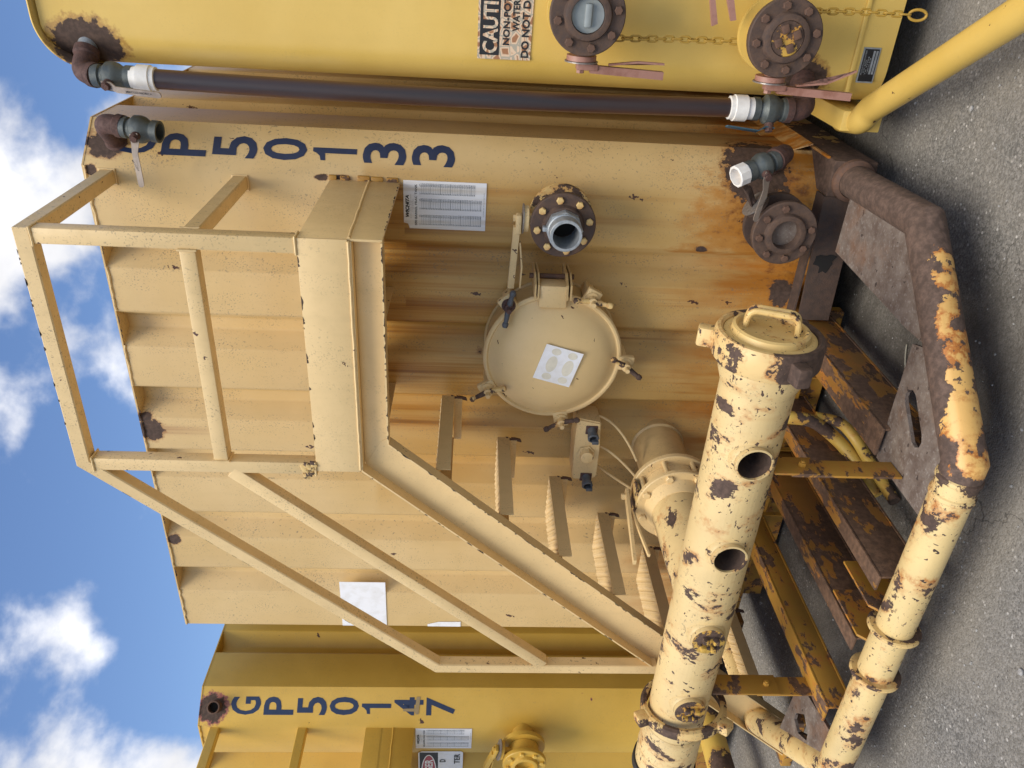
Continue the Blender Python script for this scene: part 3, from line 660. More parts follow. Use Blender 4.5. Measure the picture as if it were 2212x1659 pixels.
# ---- round hatch
def hatch():
    c = V((-1.468, 0, 1.163)); ax = V((0, -1, 0))
    b = B(); b.lathe(c+V((0, .062, 0)), ax, [(0, .262), (.195, .262), (.195, .245), (.0, .245)], 64)
    col = part('hatch', b, 'stained', T1, 'round hatch with a domed lid and five wing nut clamps')
    b = B(); b.lathe(c, ax, [(.134, 0), (.134, .272), (.140, .276), (.150, .276), (.156, .270), (.157, .262), (.150, .256), (.152, .250), (.172, .228), (.193, .19), (.210, .14), (.221, .08), (.225, 0)], 64)
    lid = part('lid', b, 'lid', col)
    b = B(); nn = 70
    b.tube([c+V((math.cos(t)*.264, .001, math.sin(t)*.264)) for t in [2*math.pi*i/nn for i in range(nn)]], .008, 6, closed=True); part('weld_bead', b, 'stained', col)
    # hinge box on the right of the lid
    b = B(); b.obox(c+V((.275, -.150, .022)), ((1, 0, 0), (0, 1, 0), (0, 0, 1)), (.045, .036, .053), .006); part('hinge_block', b, 'cream', col)
    for dz in (.088, .076, -.032, -.046):
        b = B(); b.prism([c+V((.27, -.105, dz)), c+V((.27, -.20, dz)), c+V((.325, -.19, dz)), c+V((.35, -.13, dz)), c+V((.34, -.0, dz)), c+V((.30, -.0, dz))], (0, 0, .007)); part('hinge_plate', b, 'stained', col, smooth=0)
    b = B(); b.cyl(c+V((.325, -.10, .11)), c+V((.325, -.10, -.06)), .010); part('hinge_pin', b, 'rust', col)
    # sticker on the dome
    u = V((math.cos(.32), 0, math.sin(.32)*.9)); b = B()
    yo = -.2275; q = c+V((.005, yo, -.015))
    ex, ez = V((.075, 0, -.022)), V((.02, 0, .073))
    b.prism([q-ex-ez, q+ex-ez, q+ex+ez, q-ex+ez], (0, .001, 0)); st = part('sticker', b, 'white', lid, 'white sticker with faded ovals on the domed hatch lid', smooth=0)
    for k in (-.52, .36):
        for (t, rw, rh) in ((-.72, .17, .2), (0, .42, .22), (.72, .17, .2)):
            b = B(); cc_ = q+ez*k+ex*t-V((0, .0006, 0)); b.face([cc_+ex*rw*1.1*math.cos(a_)+ez*rh*1.25*math.sin(a_) for a_ in [2*math.pi*i/24 for i in range(24)]])
            me = b.mesh('oval', 0)
            part('oval_print', me, 'faded', st, mtx=None)
    # clamps
    for i, (dx, dz, tilt, dark) in enumerate(((.235, .195, -.17, 1), (.235, -.115, 1.45, 0), (-.015, -.292, .97, 0), (-.278, -.055, 1.95, 0), (-.155, .262, 1.97, 0))):
        r = V((dx, 0, dz)).normalized(); p = c+r*.292
        b = B(); b.obox(p+V((0, -.145, 0)), (r, V((0, 1, 0)), r.cross(V((0, 1, 0)))), (.036, .014, .030), .006)
        b.obox(c+r*.285+V((0, -.075, 0)), (r, V((0, 1, 0)), r.cross(V((0, 1, 0)))), (.018, .05, .020), .004)
        cl = part('clamp', b, 'valvep', col)
        b = B(); b.lathe(p, ax, [(.155, 0), (.155, .027), (.165, .027), (.166, .016), (.195, .017), (.197, .009), (.222, .009), (.222, 0)], 18); part('clamp_nut', b, 'elbow' if dark else 'valvep', cl)
        h = V((math.cos(tilt), -.25, math.sin(tilt))).normalized(); h2 = V((-math.cos(tilt), -.25, -math.sin(tilt))).normalized()
        b = B(); o = p+V((0, -.182, 0))
        for q in (h, h2): b.lathe(o, q, [(0, .013), (.03, .0105), (.058, .0085), (.060, .0115), (.070, .0125), (.078, .009), (.080, 0)], 12)
        part('wing', b, 'bluegrey' if dark else 'nut', cl)
hatch()

# ---- flanged valves
def butterfly(T, name, c, yfront, stem, lever, cols, label=None, plug=None, tankmat='cream', ywall=0, r=.117, hub=.072, trig=True, sk=()):
    """flanged valve standing off the wall at ywall; front flange face at yfront. cols=(front flange, lever, bolts)"""
    c = V(c); ax = V((0, -1, 0)); d0 = -yfront
    def P(y): return V((c.x, y, c.z))
    b = B(); b.lathe(P(ywall+.07), ax, [(0, .057), (.07+d0-.12+ywall, .057)], 24)
    b.lathe(P(0), ax, [(d0-.125, .05), (d0-.125, r), (d0-.101, r), (d0-.101, .05)], 40)
    o = part(name, b, tankmat, T, label)
    b = B(); b.lathe(P(0), ax, [(d0-.099, .06), (d0-.099, .082), (d0-.028, .082), (d0-.028, .06)], 32); part('valve_body', b, tankmat if tankmat != 'cream' else 'stained', o)
    b = B(); b.lathe(P(0), ax, [(d0-.026, .05), (d0-.026, r-.002), (d0-.023, r), (d0-.003, r), (d0, r-.003), (d0, hub+.004), (d0+.016, hub-.002), (d0+.018, hub-.008), (d0+.018, .053), (d0-.02, .050), (d0-.022, 0)], 48)
    fl = part('front_flange', b, cols[0], o)
    bolts(fl, P(-d0), ax, r*.80, 8, .0135, .012, cols[2], ph=.2, skip=sk)
    b = B()
    s = V(stem).normalized(); l = V(lever[0]).normalized(); m = P(-(d0-.065))
    b.cyl(m+s*.07, m+s*(r+.012), .020); b.cyl(m+s*(r+.004), m+s*(r+.020), .048, seg=32); part('stem', b, cols[1], o)
    b = B(); b.cyl(m+s*(r+.021), m+s*(r+.025), .054, seg=32); part('notch_plate', b, 'steel', o)
    w = s.cross(l).normalized(); L = lever[1]; q = m+s*(r+.038)
    b = B()
    b.obox(q+l*.02, (l, w, s), (.035, .020, .010), .004)
    b.prism([q+l*.03-w*.015-s*.006, q+l*.03+w*.015-s*.006, q+l*(L*.45)+w*.014-s*.002, q+l*L+w*.013+s*.004, q+l*L-w*.013+s*.004, q+l*(L*.45)-w*.014-s*.002], s*.024)
    b.cyl(q-s*.008, q+s*.02, .013, seg=6)
    lv = part('lever', b, cols[1], o, smooth=30)
    if trig:
        b = B(); t0 = q+l*.09-s*.012
        b.prism([t0-w*.008, t0+w*.008, t0+l*(L*.35)+w*.008-s*.012, t0+l*(L-.09)+w*.007-s*(.010 if trig == 1 else .055), t0+l*(L-.09)-w*.007-s*(.010 if trig == 1 else .055), t0+l*(L*.35)-w*.008-s*.012], s*.006); part('trigger', b, cols[1], lv, smooth=30)
    return o, fl, P, d0
# middle valve with a galvanised nipple
o, fl, P, d0 = butterfly(T1, 'outlet_valve', (-.909, 0, 1.174), -.20, (0, 0, 1), ((-1, 0, 0), .27), ('flange', 'valvep', 'nut'), 'flanged valve with a short galvanised pipe and cream lever', tankmat='nut')
b = B(); ax = V((0, -1, 0))
b.lathe(P(0), ax, [(d0+.018, .060), (d0+.018, .066), (d0+.050, .066), (d0+.050, .061)], 8)
b.lathe(P(0), ax, [(d0+.045, .0605), (d0+.056, .0605), (d0+.058, .057), (d0+.105, .057), (d0+.107, .055), (d0+.107, .046), (d0-.01, .045)], 36)
b.obox(P(-d0-.035)+V((0, 0, .068)), ((1, 0, 0), (0, 1, 0), (0, 0, 1)), (.008, .012, .008), .002)
part('nipple', b, 'galv', o)
b = B(); b.lathe(P(0), ax, [(d0-.018, 0), (d0-.018, .045)], 24); part('bore', b, 'void', o)
# lower, rusty one
o, fl, P, d0 = butterfly(T1, 'drain_valve', (-.905, 0, .370), -.20, (.62, 0, .78), ((.5, -.2, .3), .05), ('flange', 'rust_dark', 'rust'), 'rust brown flanged valve low on the right with a broken lever', trig=0, sk=(3,), tankmat='rust_dark')
b = B(); b.lathe(P(0), ax, [(d0-.02, 0), (d0-.02, .05)], 24); part('disc', b, 'scale', o)

# ---- top gauge valve and lower gauge valve with white plug
E0 = V((-.752, .076, 2.795)); nch = V((.747, -.665, 0))
def ywise(v, y): return V(v)
elbow(T1, 'gauge_elbow', [E0-nch*.02, V((-.668, -.008, 2.795)), V((-.676, -.025, 2.715))], .034, 'elbow', .045)
ball_valve(T1, 'gauge_valve', (-.676, -.026, 2.722), (-.06, -.12, -1), (-.92, -.25, -.12), hn=(-.25, -.97, .05), L=.135, r=.036, hl=.155, label='grey ball valve hanging open below a rusty elbow at the top corner')
elbow(T1, 'gauge_elbow', [V((-.735, .09, .372)), V((-.655, -.045, .372)), V((-.672, -.09, .425))], .036, 'elbow', .05)
o = ball_valve(T1, 'gauge_valve', (-.672, -.088, .418), (-.30, -.33, .90), (-.95, -.3, .25), hn=(-.35, -.93, -.15), L=.125, r=.036, hl=.15, label='grey ball valve with a white plug low on the corner')
d = V((-.30, -.33, .90)).normalized(); q = V((-.672, -.088, .418))+d*.120
b = B(); b.lathe(q, d, [(0, .031), (.012, .033), (.013, .040), (.05, .040), (.052, .037), (.052, .031), (.012, .029), (.012, 0)], 10); part('plug', b, 'pvc', o)
b = B(); b.lathe(q, d, [(.0135, 0), (.0135, .029)], 10); part('plug_inside', b, 'pvcin', o)

# ---- junction box with two sockets, cover and cables
def jbox():
    b = B(); y0 = -.165; b.prism([(-1.745, y0, 1.035), (-1.765, y0, .935), (-1.90, y0-.005, .930), (-2.045, y0, .925), (-2.06, y0, .95), (-2.06, y0, 1.03), (-1.9, y0, 1.038)], (0, .135, 0))
    bmesh.ops.bevel(b.bm, geom=list(b.bm.edges), offset=.006, segments=2, affect='EDGES')
    b.box(-2.0, -1.8, -.035, .06, .96, 1.0)
    o = part('junction_box', b, 'cream', T1, 'cream junction box with two black round sockets and cables')
    for x in (-1.800, -2.045):
        c = V((x, -.158, .972)); a = V((-.25, -1, -.05))
        b = B(); b.obox(c, (V((1, 0, 0)), V((0, 1, 0)), V((0, 0, 1))), (.022, .010, .026), .004); part('socket_base', b, 'elbow', o)
        b = B(); b.lathe(c, a, [(0, .020), (.03, .017), (.034, .022), (.055, .024), (.058, .021), (.058, .017), (.02, .014), (.02, 0)], 18); b.obox(c+V((-.03, -.05, -.012)), ((1, 0, 0), (0, 1, 0), (0, 0, 1)), (.008, .012, .014), .003); part('socket', b, 'bluegrey', o)
        b = B(); b.lathe(c, a, [(.045, 0), (.045, .0165)], 16); part('socket_hole', b, 'rubber', o)
    b = B(); c = V((-1.915, -.168, .985)); b.lathe(c, (0, -1, 0), [(0, .038), (.006, .038), (.007, .03), (.03, .026), (.031, 0)], 6); part('socket_cover', b, 'cream', o)
    b = B(); b.lathe(c, (0, -1, 0), [(.030, 0), (.030, .027), (.038, .027), (.040, .022), (.040, 0)], 20); part('cover_cap', b, 'cream', o)
    for p0, pm, pe in (((-1.77, -.10, .938), (-1.80, -.10, .84), (-1.93, -.20, .77)), ((-1.92, -.10, .932), (-1.93, -.12, .86), (-1.97, -.27, .775)), ((-2.03, -.08, .928), (-2.05, -.14, .87), (-2.0, -.31, .79))):
        b = B(); A, Bm, C_ = V(p0), V(pm), V(pe); b.tube([A*(1-t)**2+Bm*2*t*(1-t)+C_*t*t for t in [i/12 for i in range(13)]], .0055, 8); part('cable', b, 'cream', o)
jbox()

# ---- manifold and its big valve
MY, MZ, MR = -.917, .648, .1095
OUTX = (-1.322, -1.694, -2.066, -2.437)
def manifold():
    ax = V((-1, 0, 0)); o = V((0, MY, MZ))
    b = B(); b.lathe(V((-1.0, MY, MZ)), ax, [(0, MR-.008), (0, MR), (1.90, MR), (1.90, MR-.008)], 48)
    b.lathe(V((-1.025, MY, MZ)), ax, [(0, .118), (.02, .124), (.05, .124), (.085, .112), (.09, MR+.001)], 48)
    b.lathe(V((-2.66, MY, MZ)), ax, [(0, MR+.001), (.01, .118), (.02, .1185), (.15, .1185), (.152, .121), (.162, .121), (.164, .1185), (.26, .119), (.262, .10)], 48)
    me0 = b.mesh('manifold'); tmp = bpy.data.objects.new('tmp', me0); COL.objects.link(tmp)
    cb_ = B()
    for x in OUTX: cb_.cyl((x, MY, MZ+.004), (x, MY-.2, MZ+.004), .0505, seg=32)
    cut = bpy.data.objects.new('cut', cb_.mesh('cut')); COL.objects.link(cut)
    md = tmp.modifiers.new('b', 'BOOLEAN'); md.operation = 'DIFFERENCE'; md.object = cut; md.solver = 'EXACT'
    dg = bpy.context.evaluated_depsgraph_get(); dg.update(); b = bpy.data.meshes.new_from_object(tmp.evaluated_get(dg)); b.materials.clear()
    b.polygons.foreach_set('use_smooth', [True]*len(b.polygons)); b.set_sharp_from_angle(angle=math.radians(30))
    bpy.data.objects.remove(tmp); bpy.data.objects.remove(cut)
    m = part('manifold', b, 'manifold', T1, 'long cream manifold pipe with flaking paint in front of the stairs')
    b = B(); b.lathe(V((-2.905, MY, MZ)), ax, [(0, .119), (0, .127), (.035, .129), (.04, .126), (.04, .10)], 48); part('end_gasket', b, 'rubber', m)
    # union nut and cap at the right end
    b = B(); b.lathe(V((-1.035, MY, MZ)), -ax, [(0, .115), (0, .146), (.012, .154), (.075, .154), (.088, .148), (.09, .139), (.084, .132), (.07, .13)], 56)
    for t in (1.25, 3.35, 5.44):
        r = V((0, math.cos(t), math.sin(t))); w = r.cross(ax); b.obox(V((-.992, MY, MZ))+r*.168, (r, w, ax), (.030, .022, .030), .008)
    nut = part('union_nut', b, 'nutdark', m)
    b = B(); b.lathe(V((-.965, MY, MZ)), -ax, [(0, .131), (.010, .130), (.014, .122), (.014, .112), (.030, .108), (.034, .100), (.030, .094), (.020, .090), (.018, 0)], 56); cap = part('end_cap', b, 'cappaint', m)
    h = V((0, -.35, -.94)).normalized(); w = V((1, 0, 0)).cross(h)
    for s in (-.012, .016):
        c = V((-.945, MY, MZ))+w*(s+.012)
        b = B(); b.tube(fillet([c-h*.072, c-h*.066+V((.052, 0, 0)), c+h*.066+V((.052, 0, 0)), c+h*.072], .025, 6), .009, 10); part('cap_handle', b, 'cappaint', cap)
    # four outlets towards the yard
    for i, x in enumerate(OUTX):
        b = B(); b.lathe(V((x, MY, MZ+.004)), (0, -1, 0), [(.07, .0572), (.128, .0572), (.129, .055), (.129, .051), (.115, .0507)], 32)
        b.lathe(V((x, MY, MZ+.004)), (0, -1, 0), [(.082, .068), (.10, .066), (.112, .058)], 32)
        ou = part('outlet', b, 'manifold', m)
        b = B(); b.lathe(V((x, MY, MZ+.004)), (0, -1, 0), [(.121, .0503), (-.06, .0500), (-.06, 0)], 32); part('bore', b, 'rust_dark', ou)
        if i >= 2:
            b = B(); c = V((x, MY-.122, MZ+.004)); b.lathe(c, (0, -1, 0), [(-.01, .0565), (.008, .0565), (.010, .050), (.012, 0)], 28)
            for k in range(4):
                t = k*math.pi/2+.7; b.obox(c+V((math.cos(t)*.026, -.018, math.sin(t)*.026)), ((1, 0, 0), (0, 1, 0), (0, 0, 1)), (.010, .014, .010), .003)
            part('plug', b, 'plugy', ou)
    # loose wing union hanging on the pipe's left end
    b = B(); nrm = V((-.97, -.18, -.12)).normalized(); c = V((-2.565, MY-.004, MZ-.020))
    b.lathe(c, nrm, [(-.02, .139), (-.022, .152), (-.016, .163), (.016, .165), (.022, .155), (.020, .141), (-.02, .139)], 56)
    u = nrm.cross(V((0, 0, 1))).normalized(); w = nrm.cross(u)
    for t in (.25, 2.35, 4.45):
        r = u*math.cos(t)+w*math.sin(t); b.obox(c+r*.176, (r, r.cross(nrm), nrm), (.024, .028, .020), .008)
    part('loose_union', b, 'nut', m)
    # straps down to the frame
    for (x, zb, lap) in ((-1.405, .151, .50), (-2.425, .060, .385)):
        b = B(); b.box(x, x+.008, -.985, -.905, zb+.002, lap, .001); s1 = part('strap', b, 'beamy', m)
        b = B(); b.box(x+.0085, x+.016, -.988, -.902, lap-.085, .556, .001); part('strap_plate', b, 'beamy', s1)
        bolt(s1, (x+.0165, -.945, lap-.042), (1, 0, 0), .012, .012, 'beamy', stud=.006)
    # T leg, valve and nozzle
    c = V((-1.982, 0, .635)); ay = V((0, -1, 0))
    b = B(); b.lathe(c+V((0, .066, 0)), ay, [(0, MR), (.066+.315, MR)], 40); b.tube([c+V((math.cos(t)*MR, -.001, math.sin(t)*MR)) for t in [2*math.pi*i/48 for i in range(48)]], .010, 6, closed=True)
    nz = part('nozzle', b, 'stained', T1, 'stained nozzle pipe welded to the panel')
    b = B(); b.lathe(c, ay, [(.300, .10), (.300, .168), (.303, .171), (.322, .171), (.325, .168), (.325, .135), (.330, .135), (.330, .1)], 56); part('nozzle_flange', b, 'valvep', nz)
    b = B(); b.lathe(c, ay, [(.332, .10), (.332, .134), (.402, .134), (.402, .1)], 48); vb = part('manifold_valve', b, 'valvep', T1, 'large butterfly valve between the tank and the manifold')
    b = B(); b.lathe(c, ay, [(.404, .1), (.404, .135), (.408, .168), (.411, .171), (.428, .171), (.432, .168), (.432, .138), (.440, .134), (.448, .130), (.470, .119), (.478, .115), (.478, .10)], 56); lf = part('manifold_flange', b, 'valvep', vb)
    b = B(); b.lathe(c, ay, [(.474, MR), (.478, MR+.003), (.90, MR+.003)], 48); part('manifold_leg', b, 'manifold', vb)
    u = V((1, 0, 0)); w = V((0, 0, 1))
    for i in range(8):
        t = .39+i*math.pi/4; p = c+(u*math.cos(t)+w*math.sin(t))*.150
        b = B(); b.cyl(p+ay*.29, p+ay*.43, .010, seg=12); part('stud', b, 'valvep', vb); bolt(vb, p+ay*.432, ay, .016, .013, 'valvep', i*.5)
    # lever on top
    m2 = c+ay*.368; zt = .634+.135
    b = B(); b.cyl(m2+V((0, 0, .12)), m2+V((0, 0, .165)), .022); b.cyl(m2+V((-.01, 0, .152)), m2+V((-.01, 0, .162)), .060, seg=32); b.cyl(m2+V((0, 0, .166)), m2+V((0, 0, .170)), .066, seg=32); part('notch_plate', b, 'nut', vb)
    b = B(); l = V((-.17, -1, .05)).normalized(); q = m2+V((-.0, .03, .190)); w = l.cross(V((0, 0, 1))).normalized(); up = V((0, 0, 1))
    b.prism([q-w*.020, q+w*.020, q+l*.12+w*.018, q+l*.30+w*.012, q+l*.36+w*.012, q+l*.36-w*.012, q+l*.30-w*.012, q+l*.12-w*.018], (0, 0, .012)); b.cyl(q+l*.03-up*.004, q+l*.03+up*.028, .013, seg=6)
    lv = part('lever', b, 'valvep', vb, smooth=30)
    l2 = V((-.02, -1, -.10)).normalized(); q2 = q+l*.10-up*.008; b = B(); b.prism([q2-w*.008, q2+w*.008, q2+l2*.26+w*.008, q2+l2*.26-w*.008], (0, 0, .008)); part('trigger', b, 'valvep', lv, smooth=0)
manifold()

# ---- skid frame and bumper
BZ, BR = .115, .0585
def skid():
    # side box beam under the right edge, seen end on
    b = B(); b.box(-.80, -.668, -.075, 9.5, .035, .195, .004); part('skid_rail', b, 'skid', T1, 'brown rusted end of the right skid rail')
    b = B(); b.box(-.672, -.664, -.03, 1.4, .196, .206); b.prism([(-.70, .16, .30), (-.655, .12, .207), (-.655, .9, .207), (-.70, .9, .30)], (-.004, 0, 0)); part('skid_shelf', b, 'panel', T1, smooth=0)
    b = B(); b.box(-3.16, -3.03, -.075, 9.5, .035, .195, .004); part('skid_rail', b, 'beam', T1)
    b = B(); b.prism([(-.80, -.078, .205), (-1.30, -.078, .18), (-1.30, -.078, .055), (-1.10, -.078, .062), (-.80, -.078, .075)], (0, .010, 0)); b.box(-1.30, -.80, -.068, .0, .196, .203)
    cm = part('cross_member', b, 'rust_dark', T1, 'dark corroded cross member with a rotted hole', smooth=0)
    b = B(); pts = []
    for i in range(18):
        t = 2*math.pi*i/18; r = .035*(1+.35*random.uniform(-1, 1)); pts.append((-1.055+math.cos(t)*r*1.15, -.0795, .135+math.sin(t)*r*1.1))
    b.face(pts); part('rot_hole', b, 'void', cm, smooth=0)
    b = B(); b.box(-3.0, -1.31, -.004, .006, BOT-.02, .05); b.box(-2.95, -1.32, .05, .10, -.07, .07); part('skirt_plate', b, 'beamy', T1, smooth=0)
    for x in (-1.60, -1.98, -2.36):
        b = B(); b.box(x, x+.006, -.03, -.005, -.05, .34); part('skirt_rib', b, 'beamy', T1, smooth=0)
    # bumper pipe: straight out, chamfer, across, chamfer, back
    P = [(-.735, -.08, BZ), (-.715, -.60, BZ), (-1.215, -1.155, BZ)]
    b = B(); b.tube(P+[(-1.26, -1.157, BZ)], BR, 32); bp = part('bumper_pipe', b, 'bumper_bare', T1, 'brown stripped bumper pipe curving out from the right skid rail')
    b = B(); b.tube([(-1.262, -1.157, BZ), (-2.60, -1.157, BZ), (-3.10, -.60, BZ), (-3.09, -.08, BZ)], BR, 32); b2 = part('bumper_pipe', b, 'bumper', T1, 'cream bumper pipe with flaking paint along the front')
    for x in (-1.865, -2.075):
        b = B(); b.lathe(V((x, -1.157, BZ)), (1, 0, 0), [(-.007, BR), (-.008, BR+.018), (-.004, BR+.023), (.004, BR+.023), (.008, BR+.018), (.007, BR)], 40); part('collar', b, 'nut', b2)
    for x in (-1.262, -1.32):
        b = B(); b.lathe(V((x, -1.157, BZ)), (1, 0, 0), [(-.010, BR), (-.006, BR+.0045), (.006, BR+.0045), (.010, BR)], 40); part('weld_bead', b, 'bumper', b2)
    b = B(); b.lathe(V((-.735, -.079, BZ)), (0, -1, 0), [(0, .078), (.016, .076), (.026, .060)], 36); part('pipe_socket', b, 'rust', T1)
    # gussets (flat plates)
    def plate(name, pts, z, t, mat, hole=None, label=None):
        b = B()
        if not hole: b.prism([(x, y, z) for x, y in pts], (0, 0, -t)); 
        else:
            c = V((sum(h[0] for h in hole)/len(hole), sum(h[1] for h in hole)/len(hole), 0)); n = 48
            def ray_poly(poly, a):
                d = V((math.cos(a), math.sin(a), 0)); best = None
                for i in range(len(poly)):
                    p, q = V((*poly[i], 0)), V((*poly[(i+1) % len(poly)], 0)); e = q-p; den = d.x*e.y-d.y*e.x
                    if abs(den) < 1e-9: continue
                    w_ = p-c; s_ = (w_.x*e.y-w_.y*e.x)/den; u_ = (w_.x*d.y-w_.y*d.x)/den
                    if s_ > 0 and -1e-6 <= u_ <= 1+1e-6 and (best is None or s_ < best): best = s_
                return c+d*best
            angs = sorted(set([2*math.pi*i/n for i in range(n)] + [math.atan2(p[1]-c.y, p[0]-c.x) % (2*math.pi) for p in list(pts)+list(hole)]))
            R = []
            for a in angs:
                po, pi = ray_poly(pts, a), ray_poly(hole, a)
                R.append([b.bm.verts.new(v) for v in (V((po.x, po.y, z)), V((pi.x, pi.y, z)), V((po.x, po.y, z-t)), V((pi.x, pi.y, z-t)))])
            for A, C_ in zip(R, R[1:]+R[:1]):
                b.bm.faces.new((A[0], C_[0], C_[1], A[1])); b.bm.faces.new((A[2], A[3], C_[3], C_[2])); b.bm.faces.new((A[1], C_[1], C_[3], A[3])); b.bm.faces.new((A[0], A[2], C_[2], C_[0]))
        return part(name, b, mat, T1, label, smooth=20)
    plate('gusset', [(-.735, -.17), (-.716, -.602), (-1.00, -.916), (-1.005, -.74), (-.975, -.17)], .152, .010, 'scale', None, 'pitted grey gusset plate in the right front corner')
    plate('gusset', [(-.998, -.905), (-1.217, -1.154), (-1.30, -1.157), (-1.445, -1.157), (-1.44, -.822), (-1.33, -.815), (-1.03, -.80)], .150, .012, 'scale', [(-1.174, -.853), (-1.156, -.861), (-1.146, -.879), (-1.152, -.901), (-1.235, -.992), (-1.254, -1.003), (-1.274, -1.0), (-1.286, -.982), (-1.282, -.96), (-1.2, -.864), (-1.19, -.856)], 'grey gusset plate with a long slot')
    plate('gusset', [(-2.52, -.845), (-2.44, -1.157), (-2.598, -1.157), (-2.865, -.862), (-2.85, -.825)], .150, .012, 'scale', [(-2.585, -.945), (-2.625, -1.006), (-2.652, -1.011), (-2.695, -.948), (-2.68, -.895), (-2.65, -.89)], 'grey gusset plate with a square hole')
    # longitudinal channels
    for (xa, xw, z0, mat) in ((-1.415, -1.312, .02, 'beam'), (-1.775, -1.715, .02, 'beam'), (-2.055, -1.995, .02, 'beam'), (-2.432, -2.355, .08, 'beamy')):
        ye = -.845 if xa > -1.5 else -1.085; b = B(); b.box(xa, xw, ye, .02, .166, .1755, .002); b.box(xw-.008, xw-.0005, ye, .02, z0, .1655, .001); b.box(xa, xw+.002, ye, .02, z0-.009, z0-.0005, .001); part('frame_channel', b, mat, T1)
    for (xa, mat) in ((-1.832, 'beamy'), (-1.968, 'beamy')):
        b = B(); b.prism([(xa, -.90, .185), (xa, -1.10, .185), (xa, -1.14, .14), (xa, -1.12, .05), (xa, -.90, .05)], (.009, 0, 0)); part('rib_plate', b, mat, T1, smooth=0)
    # two bent pipe ends drooping to the ground
    for pts, r in (([(-1.60, -.30, .40), (-1.594, -.35, .25), (-1.60, -.35, .15), (-1.665, -.36, .05), (-1.72, -.44, -.02), (-1.785, -.58, -.07)], .026), ([(-1.602, -.33, .125), (-1.606, -.35, .03), (-1.65, -.40, -.02), (-1.70, -.52, -.05), (-1.735, -.68, -.072)], .022)):
        b = B(); b.tube(fillet(pts, .06, 5), r, 14); part('bent_pipe', b, 'beamy_pipe', T1)
M['tape'] = plain('old_tape', (.34, .25, .12), .6)
M['beamy_pipe'] = peel('yellow_bent_pipe', (.62, .42, .09), .50, scale=5, fleck=False, orange=.6)
skid()

